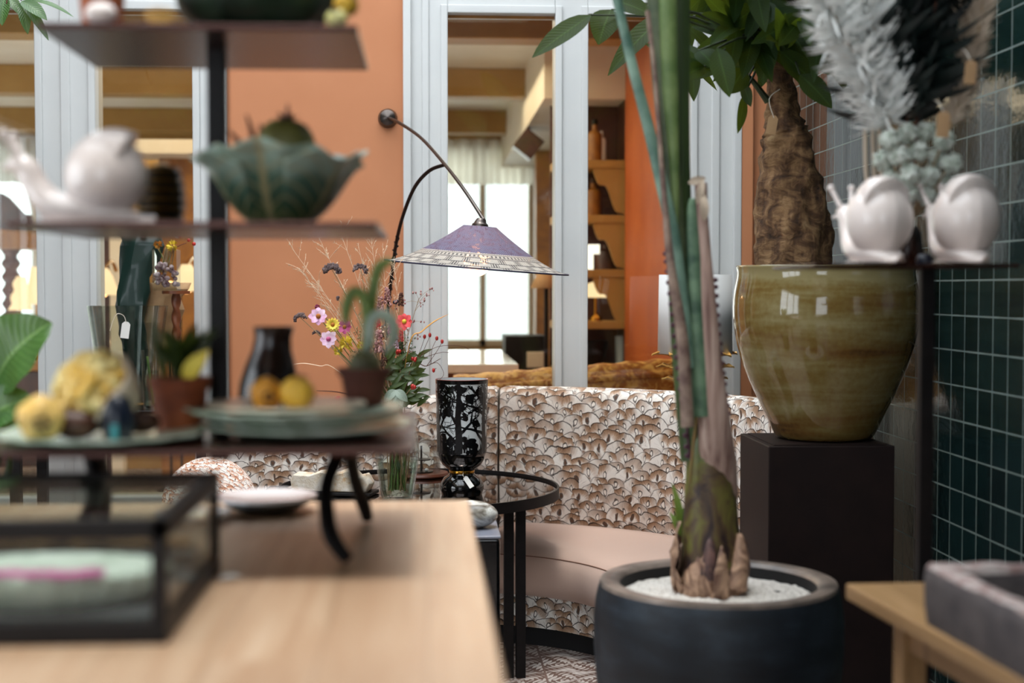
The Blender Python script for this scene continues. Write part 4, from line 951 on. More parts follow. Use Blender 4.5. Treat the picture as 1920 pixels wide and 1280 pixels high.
for bx, by, tx, ty, wd, dy in ((1278, -325, 1420, -560, 120, .15), (1210, -335, 1090, -600, 120, -.1), (1100, -225, 960, -420, 100, -.15)):
    b = MB(); b.leaf(at(bx, by, Yp - .03), at(tx, ty, Yp + dy), size(wd, Yp), (.2, -1, .6), .14, .25, 8, 16, lambda q: math.sin(PI * min(.985, q ** .85)) ** .6, .01); b.build('leaf_blade', M['banana'], bpy.data.objects['tall_stalk_plant'], smooth=120)
# ================= FOREGROUND: COUNTER AND TIERED STAND =================
CZ = .90
t = thing('oak_counter', 'long light oak counter with a smooth top in the foreground', 'table', (-.6, 1.75, 0))
b = MB(); b.box(-1.35, .082, .72, 2.747, CZ - .045, CZ); b.build('tabletop', M['counter'], t, smooth=0, bevel=.006, seg=3)
for x_, y_ in ((-1.28, .8), (0, .8), (-1.28, 2.66), (0, 2.66)):
    b = MB(); b.box(x_ - .035, x_ + .035, y_ - .035, y_ + .035, 0, CZ - .045); b.build('leg', M['counter'], t, smooth=0, bevel=.003)
SX, SY = -.332, 2.30
Z1, Z2, Z3 = 1.085, 1.405, 1.695
t = thing('tiered_display_stand', 'dark metal display stand with three square trays on a post, standing on the oak counter', 'stand', (SX, SY, CZ))
for hx, hy, zz in ((.314, .315, Z1), (.262, .245, Z2), (.232, .19, Z3)):
    b = MB(); b.box(SX - hx, SX + hx, SY - hy, SY + hy, zz - .009, zz); b.build('tray', M['traymetal'], t, smooth=0, bevel=.002)
b = MB(); b.box(SX - .0145, SX + .0145, SY - .0145, SY + .0145, Z1 - .05, Z3 + .32); b.build('post', M['black'], t, smooth=0, bevel=.002)
for sx in (1, -1):
    for sy in (1, -1):
        P_ = [(.205, .015), (.178, .085), (.18, .135), (.19, .165), (.213, .185)]; zz = [Z1 - .01, 1.01, .965, .935, CZ + .006]
        if sy > 0: P_ = [(.205, .02), (.207, .09), (.214, .14), (.222, .165), (.228, .185)]
        b = MB(); b.tube([(SX + sx * p[0], SY + sy * p[1], z_) for p, z_ in zip(P_, zz)], [.014, .012, .0125, .013, .010], sub=6, n=10, side=(1, 0, 0), flat=.7); b.build('leg', M['black'], t, smooth=80)

# ---- helpers for the ware on the trays
def potted(name, label, c, r0, r1, h, mat, group=None):
    t = thing(name, label, 'pot', c, group); c = Vector(c)
    b = MB(); b.lathe([(.001, 0), (r0, 0), (r0 + (r1 - r0) * .8, h * .8), (r1 * 1.04, h * .8), (r1 * 1.08, h), (r1 * .98, h), (r1 * .94, h * .88)], 36, c); b.build('pot', mat, t, smooth=40)
    b = MB(); b.lathe([(r1 * .95, h * .88), (.001, h * .9)], 24, c); b.build('soil', M['soil'], t)
    return t
def plate(label, c, r, mat, z=0, group=None, wav=.0, thick=.006, lift=.014):
    c = Vector(c)
    pr = [(.001, 0), (r * .55, 0), (r * .8, lift * .45), (r, lift), (r, lift + thick * .6), (r * .8, lift * .45 + thick), (r * .52, thick), (.001, thick)]
    b = MB(); b.lathe(pr, 72, c, warp=(lambda a, k, r_, z_: (r_ * (1 + wav * math.sin(a * 14) * (r_ / r) ** 3), z_)) if wav else None)
    o = b.build('plate', mat, smooth=60)
    # geometry is in world space: move the origin to the base
    return tag(recenter(o, c), label, 'plate', group)
def recenter(o, c):
    o.data.transform(Matrix.Translation(-Vector(c))); o.location = c; return o
def quince(label, c, r, mat, rot=(0, 0, 0), group=None, cat='fruit'):
    t = thing('quince', label, cat, c, group); c = Vector(c); R = Euler(rot).to_matrix()
    b = MB(); b.ell(c + Vector((0, 0, r * .93)), r, r, r * .95, 28, 20, R, fn=lambda a, k: 1 + .05 * math.sin(a * 2 * PI * 5) * math.cos((k - .5) * PI) - .10 * max(0, k - .82) * 5 - .08 * max(0, .14 - k) * 7); b.build('fruit', mat, t, smooth=180)
    b = MB(); q = c + Vector((0, 0, r * .93)) + R @ Vector((0, 0, r * .72)); 
    for k in range(5):
        d = R @ Vector((math.cos(k * 1.257), math.sin(k * 1.257), .9)); b.leaf(q, q + d * r * .42, r * .3, R @ Vector((0, 0, 1)), 0, .1, 2, 4)
    b.build('calyx', M['brownfruit'], t, smooth=180, solid=.001)
    return t
def snail_mesh(k):
    """a snail that faces -x, about .2 m long at k = 1; gives (body, shell)"""
    body = MB(); pts = [(.088, 0, .006), (.072, 0, .012), (.03, 0, .02), (-.02, 0, .024), (-.06, 0, .034), (-.085, 0, .062), (-.098, 0, .088), (-.116, 0, .096), (-.128, 0, .09)]
    body.tube(pts, [(.008, .005), (.026, .011), (.036, .019), (.036, .022), (.028, .024), (.02, .021), (.018, .02), (.016, .017), (.007, .008)], sub=4, n=18, side=(0, 1, 0))
    for s in (-1, 1):
        body.tube([(-.108, s * .009, .105), (-.12, s * .016, .128), (-.128, s * .02, .142)], [.005, .0042, .004], sub=3, n=8); body.ell((-.129, s * .0205, .144), .0068, .0068, .0068, 10, 8)
        body.tube([(-.124, s * .006, .092), (-.139, s * .012, .09)], [.004, .003], n=6)
    body.grid(lambda u, v: (-.075 + .185 * u, (v - .5) * 2 * .036 * math.sin(PI * min(1, .12 + .86 * u)) ** .6, .004 + .01 * (1 - abs(v - .5) * 2)), 16, 6)
    shell = MB(); pts = []; rad = []; N = 76
    for i in range(N + 1):
        th = 2 * PI * 2.6 * i / N; g_ = math.exp(.235 * (th - 2 * PI * 2.6)); a_ = th - 2 * PI * 2.6 - .75
        pts.append((.03 + .040 * g_ * math.cos(-a_), -.020 * (1 - g_), .076 + .040 * g_ * math.sin(-a_))); rad.append((max(.004, .050 * g_ ** .8), max(.003, .044 * g_ ** .9)))
    shell.tube(pts, rad, n=20, side=(0, 1, 0))
    shell.ell((.03, 0, .078), .066, .056, .068, 24, 16)
    for m in (body, shell): m.apply(Matrix.Scale(k, 4))
    return body, shell
def snail(label, c, k, yaw):
    t = thing('snail_figurine', label, 'figurine', c, 'porcelain snails'); b, s = snail_mesh(k); Mx = TR(c) @ rz(yaw)
    b.apply(Mx).build('body', M['porcelain'], t, smooth=180); s.apply(Mx).build('shell', M['porcelain'], t, smooth=180)
    return t
# ---- middle tray: snail, beehive jar, cabbage bowl
c_ = at(165, 415, 2.17); c_.z = Z2
snail('white porcelain snail facing left on the middle tray of the stand', c_, .93, math.radians(-6))
c_ = at(303, 405, 2.34); c_.z = Z2
t = thing('striped_jar', 'dark beehive jar with ochre stripes behind the porcelain snail on the middle tray', 'jar', c_); h = size(122, 2.34); r = size(43, 2.34)
b = MB(); b.lathe([(.001, 0)] + [(r * (.66 + .36 * math.sin(PI * (.12 + .78 * k / 42)) + .035 * math.sin(k / 42 * 2 * PI * 7)), h * .93 * k / 42) for k in range(43)] + [(r * .3, h * .95), (.001, h * .96)], 40, c_, uvs=lambda u, v: (u, v)); b.build('jar_body', M['beehive'], t, smooth=80)
b = MB(); b.ell(c_ + Vector((0, 0, h * .965)), r * .34, r * .34, h * .05); b.build('knob', M['gold'], t)
c_ = at(527, 408, 2.29); c_.z = Z2
t = thing('cabbage_bowl', 'green ceramic bowl of ruffled cabbage leaves on the middle tray', 'bowl', c_)
RB, HB = size(118, 2.29), size(152, 2.29)
for k, (a_, wd, s_, hh) in enumerate(((-1.75, .85, 1.0, 1.0), (-.62, .8, 1.03, .9), (.5, .8, 1.0, .98), (1.6, .85, 1.0, 1.04), (2.75, .8, 1.02, .95), (-2.75, .75, 1.02, .88))):
    rr = random.Random(k)
    p1, p2 = rr.uniform(0, 6), rr.uniform(0, 6)
    def fn(u, v):
        th = a_ + (u - .5) * 2 * wd; e = abs(u - .5) * 2
        vv = v * (1 - .10 * e ** 3); r_ = .30 * RB + RB * .74 * math.sin(vv * PI / 2) ** .85 * s_; z_ = HB * hh * vv ** 1.25
        r_ += RB * (.30 * vv ** 7 + .055 * vv ** 3 * math.sin(th * 11 + p1)); z_ += HB * (.055 * vv ** 4 * math.sin(th * 9 + p2) - .07 * vv ** 8)
        return (c_.x + r_ * math.cos(th), c_.y + r_ * math.sin(th), c_.z + .002 + z_)
    b = MB(); b.grid(fn, 28, 16, uvs=lambda u, v: (u, v)); b.build('cabbage_leaf', M['cabbage'], t, smooth=180, solid=.004)
b = MB(); b.lathe([(.001, .004), (RB * .45, .004), (RB * .5, .012), (.001, .014)], 30, c_); b.build('foot', M['cabbage'], t)
# dried blades and pods that stand in the cabbage bowl
for k, (px, py, wd) in enumerate(((540, 195, 13), (487, 232, 14), (462, 215, 10), (430, 245, 10), (575, 235, 8))):
    b = MB(); p0 = c_ + Vector((rnd(-.03, .03), rnd(-.02, .02), .035)); b.tube([p0, at(515 + (px - 515) * .5, 300, 2.29), at(px, py, 2.27)], [.005, size(wd, 2.29) * .85, .0018], sub=5, n=8, side=(0, 1, 0))
    tag(b.build('dried_leaf_spear', M['wood_red'], smooth=80), ['longest red-brown dried blade leaning right in the cabbage bowl', 'broad red-brown dried blade upright at the middle of the cabbage bowl', 'dried blade left of the broad one in the cabbage bowl', 'leftmost short dried blade in the cabbage bowl', 'rightmost short dried blade in the cabbage bowl'][k], 'dried plant', 'dried blades in the cabbage bowl')
q = at(535, 262, 2.28); quince('olive green squash resting on top inside the cabbage bowl', q - Vector((0, 0, .05)), .045, NM('olive_squash_skin', '#5d5a28', '#7d7a42', 10, .5), (.2, .1, 0), cat='squash')
# ---- top tray
c_ = at(192, 58, 2.2); c_.z = Z3
t = potted('terracotta_pot', 'terracotta pot at the left on the top tray, cut off by the top edge', c_, .028, .036, .075, M['terracotta'])
b = MB()
for k in range(9): a_ = k * .7; b.leaf(c_ + Vector((0, 0, .065)), c_ + Vector((.05 * math.cos(a_), .05 * math.sin(a_), .16)), .02, (math.cos(a_), math.sin(a_), .5))
b.build('leaves', M['darkleaf'], t, smooth=80)
c_ = at(165, 60, 2.16); c_.z = Z3
t = thing('shell_ornament', 'small pale ceramic shell before the terracotta pot on the top tray', 'ornament', at(190, 58, 2.13) * 1 + Vector((0, 0, Z3 - at(190, 58, 2.13).z)))
q = t.location; b = MB(); b.ell(q + Vector((0, 0, .016)), .022, .014, .016, 24, 16, fn=lambda a, k: 1 + .08 * math.sin(a * 60)); b.build('shell', M['porcelain'], t, smooth=180)
c_ = at(440, 58, 2.3); c_.z = Z3
t = thing('cabbage_tureen', 'large very dark green ceramic cabbage filling the middle of the top tray', 'tureen', c_ + Vector((.035, -.02, 0))); c_ = t.location
b = MB(); b.ell(c_ + Vector((0, 0, .075)), .125, .1, .075, 40, 24, fn=lambda a, k: 1 + .03 * math.sin(a * 44)); b.build('body', M['darkcabbage'], t, smooth=180)
for k in range(9):
    a_ = k * .7 - 2.2; d = Vector((math.cos(a_), math.sin(a_) * .8, 0)); rr = random.Random(k)
    b = MB(); b.leaf(c_ + d * .06 + Vector((0, 0, .004)), c_ + d * .135 + Vector((0, 0, .12)), .15, d + Vector((0, 0, -.3)), -.12, -.2, 12, 10, lambda q: math.sin(PI * min(.97, q * .75 + .2)) ** .5, .06); b.build('outer_leaf', M['darkcabbage'], t, smooth=180, solid=.003)
c_ = at(300, 55, 2.17); c_.z = Z3
t = thing('dried_fan_leaf', 'small dried fan leaf standing at the front edge of the top tray', 'dried plant', c_); b = MB()
for k in range(9): a_ = (k - 4) * .22; b.leaf(c_ + Vector((0, 0, .001)), c_ + Vector((math.sin(a_) * .036, 0, math.cos(a_) * .038)), .005, (0, -1, 0), 0, .1, 2, 4)
b.build('fan', M['gold'], t, smooth=80, solid=.0008)
for k, (px, py, r_, lb) in enumerate(((655, 28, 24, 'yellow gourd at the right end of the top tray, stacked on the paler one'), (640, 45, 20, 'pale green-yellow gourd low at the right end of the top tray'))):
    q = at(px - 8, py, 2.16); q.z = Z3 + (.026 if k == 0 else 0); q.y += .02 if k == 0 else -.01
    quince(lb, q, size(r_, 2.16), M['quince'] if k == 0 else NM('pale_gourd_skin', '#b9b25a', '#dcd79a', 12, .45), (.6, .8 - k, 0), cat='gourd')
# ---- bottom tray, left: mint platter with fruit
c_ = at(182, 825, 2.13); c_.z = Z1; c_.x = -.475; c_.y = 2.12
plate('large mint glazed platter with a ribbed rim at the left end of the bottom tray', c_, .148, M['mint'], wav=.03, lift=.012)
zp = Z1 + .008
c_ = at(77, 828, 2.03); c_.z = zp + .004
quince('pale yellow quince, dark calyx facing out, at the left of the mint platter', c_, size(43, 2.03), M['palequince'], (1.75, 0, .3))
c_ = at(185, 815, 2.12); c_.z = zp
t = thing('yellow_cauliflower', 'knobbly yellow cauliflower ornament with a cream outer leaf on the mint platter', 'ornament', c_)
rc = size(80, 2.12); RA = Matrix.Rotation(.75, 3, 'X') @ Matrix.Rotation(-.62, 3, 'Y'); ax_ = RA @ Vector((0, 0, 1)); q0 = c_ + Vector((-.004, 0, rc * 1.08)); b = MB(); b.ell(q0, rc * .8, rc * .75, rc * .72, 24, 16)
rr = random.Random(8)
for k in range(170):
    d = Vector((rr.gauss(0, 1), rr.gauss(0, 1), rr.gauss(0, 1))).normalized()
    if d.dot(ax_) < -.3: continue
    s_ = rr.uniform(.12, .2) * rc; b.ell(q0 + Vector((d.x * rc * .82, d.y * rc * .78, d.z * rc * .76)), s_, s_, s_ * .9, 10, 8)
b.build('florets', NM('yellow_floret_glaze', '#d6a420', '#f3e3a0', 30, .35), t, smooth=180)
b = MB(); b.grid(lambda u, v: q0 + RA @ Vector((rc * (.40 + .58 * v ** .5) * math.cos(u * 2 * PI), rc * (.40 + .58 * v ** .5) * math.sin(u * 2 * PI), rc * (-.92 + .95 * v * (1 + .08 * math.sin(u * 31))))), 36, 10); b.build('outer_leaf', M['cream_glaze'], t, smooth=180, solid=.004)
c_ = at(222, 830, 2.06); c_.z = zp
t = thing('teal_vase', 'tiny navy vase with a teal stripe on the mint platter', 'vase', c_); b = MB(); b.lathe([(.001, 0), (.02, 0), (.026, .03), (.016, .058), (.012, .062), (.001, .06)], 24, c_); b.build('body', M['navy'], t)
b = MB(); b.box(-.0045, .0045, -.028, -.0235, .002, .024); b.apply(TR(c_)); b.build('stripe', M['teal'], t, smooth=0, bevel=.001)
for k, (px, y_, r_, lb) in enumerate(((140, 2.08, .028, 'dark brown pod under the yellow cauliflower on the mint platter'), (265, 2.15, .021, 'dark brown pod between the teal vase and the clay pot'))):
    c_ = at(px, 830, y_); c_.z = zp; b = MB(); b.ell(c_ + Vector((0, 0, r_ * .8)), r_ * 1.3, r_, r_ * .8, 18, 12, fn=lambda a, k: 1 + .06 * math.sin(a * 31)); tag(recenter(b.build('seed_pod', M['wood_dark'], smooth=180), c_), lb, 'seed pod')
c_ = at(338, 810, 2.22); c_.z = Z1
t = potted('clay_pot', 'rust brown clay pot with dark succulent leaves, left of the stand post', c_, .036, .044, .088, NM('rust_clay', '#6e2f16', '#a2542a', 14, .7))
rr = random.Random(4); b = MB()
for k in range(38):
    a_ = rr.uniform(0, 6.28); l_ = rr.uniform(.04, .105); d = Vector((math.cos(a_), math.sin(a_), 0)); b.leaf(c_ + Vector((0, 0, .08)) + d * .01, c_ + Vector((0, 0, .08 + l_ * .9)) + d * l_ * .75, .022, d * -.6 + Vector((0, 0, 1)), .15, .4, 4, 6)
b.leaf(c_ + Vector((-.02, 0, .08)), at(285, 590, 2.22), .016, (0, -1, .2), .08); b.leaf(c_ + Vector((0.02, 0, .08)), at(398, 615, 2.22), .018, (0, -1, .2), .08)
b.build('succulent_leaves', M['darkleaf'], t, smooth=80)
b = MB(); b.leaf(c_ + Vector((.01, -.03, .085)), at(392, 655, 2.18), .026, (0, -1, .2), .1); b.build('yellow_leaf', M['yellow'], t, smooth=80)
c_ = at(497, 790, 2.42); c_.z = Z1
t = thing('brown_vase', 'dark brown glazed vase behind the two quinces on the bottom tray', 'vase', c_); k_ = size(1, 2.42)
hj = at(505, 612, 2.42).z - Z1
b = MB(); b.lathe([(.001, 0), (46 * k_, 0), (54 * k_, hj * .2), (54 * k_, hj * .4), (46 * k_, hj * .6), (37 * k_, hj * .75), (34 * k_, hj * .88), (38 * k_, hj), (34 * k_, hj), (30 * k_, hj * .88), (.001, hj * .7)], 40, c_); b.apply(TR(c_) @ Matrix.Shear('XY', 4, (.10, 0)) @ TR(-c_)); b.build('vase_body', M['jug'], t, smooth=80)
# plates, from the bottom one up
pc = Vector((at(578, 800, 2.2).x, 2.2, Z1)); pc.x = -.195
zz = Z1
for lb, dx, r_ in (('bottom mint green plate of the stack at the right end of the bottom tray', .012, .158), ('second mint green plate of the stack, below the pale one', .004, .150), ('third plate from the bottom, pale mint, in the stack under the quinces', -.006, .165)):
    plate(lb, (pc.x + dx, pc.y, zz), r_, M['mint'], wav=.025, lift=.016, group='mint plates in a stack'); zz += .0125
plate('blush cream plate on top of the mint stack, under the two quinces', (pc.x - .018, pc.y - .02, zz), .12, M['cream_glaze'], lift=.01); zt_ = zz + .0065
for k, (px, y_, r_, lb, rt, mt) in enumerate(((500, 2.13, 31, 'orange-yellow quince showing its calyx, left of the pair on plates', (1.7, 0, .25), 'palequince'), (557, 2.12, 33, 'yellow quince on the plates, right of the pair', (-.3, .2, 0), 'quince'))):
    c_ = at(px, 766, y_); c_.z = zt_ + .001; quince(lb, c_, size(r_, y_), NM('deep_quince_skin', '#c07f1c', '#d99b33', 8, .5) if k == 0 else M['quince'], rt)
c_ = at(684, 765, 2.3); c_.z = Z1 + .0385; c_.y = 2.27; c_.x = at(684, 765, 2.27).x
t = potted('bulb_pot', 'dark terracotta pot with a sprouting bulb, right end of the plate stack', c_, size(34, 2.27), size(48, 2.27), size(70, 2.27), M['terradark']); hp = size(62, 2.27)
b = MB(); b.ell(c_ + Vector((0, 0, hp + .012)), .026, .024, .026, 24, 16); b.build('bulb', NM('green_bulb_skin', '#4d4a30', '#6f7048', 20, .6), t, smooth=180)
q0 = c_ + Vector((0, 0, hp + .03))
for k, pts in enumerate((((690, 640), (694, 590), (702, 530), (712, 500), (735, 488)), ((688, 640), (688, 590), (680, 555), (662, 548), (650, 575), (648, 610)), ((692, 640), (698, 600), (718, 590), (735, 605), (738, 635), (722, 660)))):
    P_ = [q0] + [at(p[0], p[1], 2.26 - .012 * k) for p in pts]; b = MB(); n_ = len(P_)
    b.tube(P_, [(.0045, .006)] + [(.003, .0095)] * (n_ - 2) + [(.002, .0045)], sub=6, n=10, side=(0, 1, 0)); b.build('arching_leaf', M['bulbleaf'] if k < 2 else M['paleleaf'], t, smooth=80)
# ---- on the counter: plates and a petal
c_ = at(500, 985, 2.62); c_.z = CZ
plate('dark stone plate under the white one on the oak counter', c_, size(84, 2.43), M['darkplate'], lift=.016, thick=.012)
plate('white plate resting on the dark stone plate on the oak counter', c_ + Vector((0, 0, .016)), size(100, 2.43), M['whiteceramic'], lift=.010, thick=.009)
c_ = at(362, 950, 2.52); c_.z = CZ
plate('white plate on the oak counter behind the glass display box', c_, size(70, 2.5), M['whiteceramic'], lift=.012, thick=.01)
c_ = at(430, 1085, 2.0); c_.z = CZ + .001; b = MB(); b.leaf(c_ + Vector((-.017, 0, 0)), c_ + Vector((.017, .004, .003)), .026, (0, 0, 1), .1, .1); tag(b.build('white_petal', M['paper'], smooth=80, solid=.001), 'fallen white petal lying on the oak counter beside the glass box', 'petal')
# ---- glass display box
BX0, BX1, BY0, BY1, BZ0, BZ1 = -.86, -.300, 1.645, 2.075, CZ, 1.045
t = thing('glass_display_box', 'low glass display box with a dark frame on the oak counter', 'display case', ((BX0 + BX1) / 2, (BY0 + BY1) / 2, CZ)); fr = .017
b = MB(); b.box(BX0, BX1, BY0, BY1, BZ0, BZ0 + .026); b.build('base', M['black'], t, smooth=0, bevel=.002)
b = MB(); b.box(BX0 + fr, BX1 - fr, BY0 + fr, BY1 - fr, BZ0 + .026, BZ0 + .028); b.build('base_lining', M['slate'], t, smooth=0)
for x_ in (BX0, BX1 - fr):
    for y_ in (BY0, BY1 - fr):
        b = MB(); b.box(x_, x_ + fr, y_, y_ + fr, BZ0 + .024, BZ1); b.build('corner_post', M['black'], t, smooth=0, bevel=.0015)
for q in ((BX0, BX1, BY0, BY0 + fr), (BX0, BX1, BY1 - fr, BY1), (BX0, BX0 + fr, BY0 + fr, BY1 - fr), (BX1 - fr, BX1, BY0 + fr, BY1 - fr)):
    b = MB(); b.box(*q, BZ1 - .024, BZ1); b.build('top_rail', M['black'], t, smooth=0, bevel=.0015)
for q in ((BX0 + fr, BX1 - fr, BY0 + .004, BY0 + .007, BZ0 + .026, BZ1 - .024), (BX0 + fr, BX1 - fr, BY1 - .007, BY1 - .004, BZ0 + .026, BZ1 - .024), (BX0 + .004, BX0 + .007, BY0 + fr, BY1 - fr, BZ0 + .026, BZ1 - .024), (BX1 - .007, BX1 - .004, BY0 + fr, BY1 - fr, BZ0 + .026, BZ1 - .024), (BX0 + fr, BX1 - fr, BY0 + fr, BY1 - fr, BZ1 - .006, BZ1 - .003)):
    b = MB(); b.box(*q); b.build('glass_pane', M['caseglass'], t, smooth=0)
c_ = Vector((-.47, 1.775, BZ0 + .026))
b = MB(); b.lathe([(.001, .0), (.11, .0), (.135, .02), (.145, .045), (.135, .05), (.1, .044), (.001, .052)], 90, (0, 0, 0), warp=lambda a, k, r, z: (r * (1 + .03 * math.sin(a * 26)), z)); b.apply(TR(c_) @ Matrix.Diagonal((1.05, .62, .86, 1))); tag(recenter(b.build('fluted_dish', NM('pale_mint_bisque', '#b9c1b4', '#d3d8ce', 22, .6), smooth=80), c_), 'pale mint fluted dish inside the glass display box', 'dish')
b = MB(); b.ribbon([c_ + Vector((-.04 + .016 * k, -.078 + .004 * math.sin(k), .0475 + .001 * math.sin(k * 2))) for k in range(9)], .022, (0, -.2, 1)); tag(b.build('ribbon', M['ribbon'], smooth=80, solid=.001), 'magenta ribbon lying on the mint dish in the glass box', 'ribbon')
b = MB(); b.tube([(-.80, 2.0, BZ0 + .061), (-.62, 2.005, BZ0 + .06), (-.45, 2.0, BZ0 + .059), (-.33, 1.995, BZ0 + .056)], [.012, .014, .013, .010], sub=6, n=12); tag(b.build('bark_branch', M['silverbrown'], smooth=80), 'brown bark branch lying across the back of the glass display box', 'branch')
b = MB(); b.box(-.82, -.32, 1.975, 2.025, BZ0 + .026, BZ0 + .046); tag(b.build('slate_block', M['slate'], smooth=0, bevel=.004), 'dark slate block under the bark branch in the glass box', 'stone')
# ================= BOUQUET ON THE ROUND TABLE =================
YV = 4.80
vc = at(745, 932, YV); vc.z = TZ - .002; k_ = size(1, YV)
t = thing('glass_flower_vase', 'clear flared glass vase of wildflowers on the mirror table', 'vase', vc)
hv = .27; pr = [(.001, 0), (28 * k_, 0), (30 * k_, .01), (38 * k_, .1), (42 * k_, .16), (39 * k_, .21), (35 * k_, .235), (39 * k_, hv)]
b = MB(); b.lathe(pr, 48, vc); b.build('vase_glass', M['vaseglass'], t, smooth=60)
b = MB(); b.lathe([(.001, .016), (27 * k_, .016), (35 * k_, .1), (37 * k_, .13), (.001, .13)], 40, vc); b.build('water', M['water'], t)
mouth = vc + Vector((0, 0, hv - .02))
def st(px, py, Y, n_=0):
    """stem from inside the vase to the head"""
    h = at(px, py, Y); b0 = vc + Vector((rnd(-.03, .03), rnd(-.03, .03), .03)); m_ = mouth + Vector((rnd(-.03, .03), rnd(-.03, .03), 0))
    mid = (m_ + h) / 2 + Vector((rnd(-.01, .01), 0, .02)); return [b0, m_, mid, h]
def flower(name, label, px, py, Y, kind, r, mat, cmat=None, face=(0, -1, .25), cat='flower', group='wildflowers in the glass vase', stem='stem'):
    P_ = st(px, py, Y); h = P_[-1]; t = thing(name, label, cat, P_[0], group)
    b = MB(); b.tube(P_, [.0022, .0022, .0018, .0014], sub=6, n=6); b.build('stem', M[stem], t, smooth=80)
    f = Vector(face).normalized(); u = f.orthogonal().normalized(); v = f.cross(u); b = MB()
    if kind == 'daisy':
        for ring, (n_, k, lift) in enumerate(((14, 1.0, .1), (12, .75, .35))):
            for i in range(n_):
                a_ = 2 * PI * (i + ring * .5) / n_; d = (u * math.cos(a_) + v * math.sin(a_)); b.leaf(h + d * r * .15, h + d * r * k + f * r * lift, r * .42, f, .1, .15, 3, 5)
    elif kind == 'cosmos':
        for i in range(8):
            a_ = 2 * PI * i / 8; d = (u * math.cos(a_) + v * math.sin(a_)); b.leaf(h + d * r * .08, h + d * r * rnd(.9, 1.1) + f * r * rnd(0, .25), r * .72, f, .08, .1, 4, 6, lambda q: math.sin(PI * min(.95, q * .82 + .14)) ** .7)
    elif kind == 'ball':
        for i in range(60):
            d = Vector((rnd(-1, 1), rnd(-1, 1), rnd(-1, 1))).normalized(); w_ = d.orthogonal(); b.leaf(h + d * r * .35, h + d * r, r * .4, w_, .1, .2, 2, 4)
    elif kind == 'seed':
        R = Matrix.Rotation(rnd(-.4, .4), 3, 'Y')
        for i in range(90):
            q = i / 89; a_ = PI * (.12 + .75 * q); p = h + R @ Vector((-math.cos(a_) * r, 0, math.sin(a_) * r * 1.1 - r * .75)); b.ell(p + Vector((rnd(-1, 1), rnd(-1, 1), rnd(-1, 1))) * r * .24, r * .17, r * .15, r * .24, 7, 5)
    elif kind == 'spike':
        for i in range(70):
            q = rnd(0, 1); a_ = rnd(0, 6.28); p = h + Vector((math.cos(a_) * r * .42 * (1 - .5 * q), math.sin(a_) * r * .42, (q - .7) * r * 2)); b.ell(p, r * .12, r * .12, r * .14, 6, 5)
    elif kind == 'berry':
        for i in range(3): b.ell(h + Vector((rnd(-1, 1) * r * .8, rnd(-.5, .5) * r, rnd(-.6, .6) * r)), r, r, r * 1.1, 12, 8)
    pet = b.build('petals' if kind in ('daisy', 'cosmos', 'ball') else 'head' if kind != 'berry' else 'berries', M[mat], t, smooth=120)
    if cmat: b = MB(); b.ell(h + f * r * .12, r * .27, r * .27, r * .27, 12, 8); b.build('centre', M[cmat], pet, smooth=180)
    return t
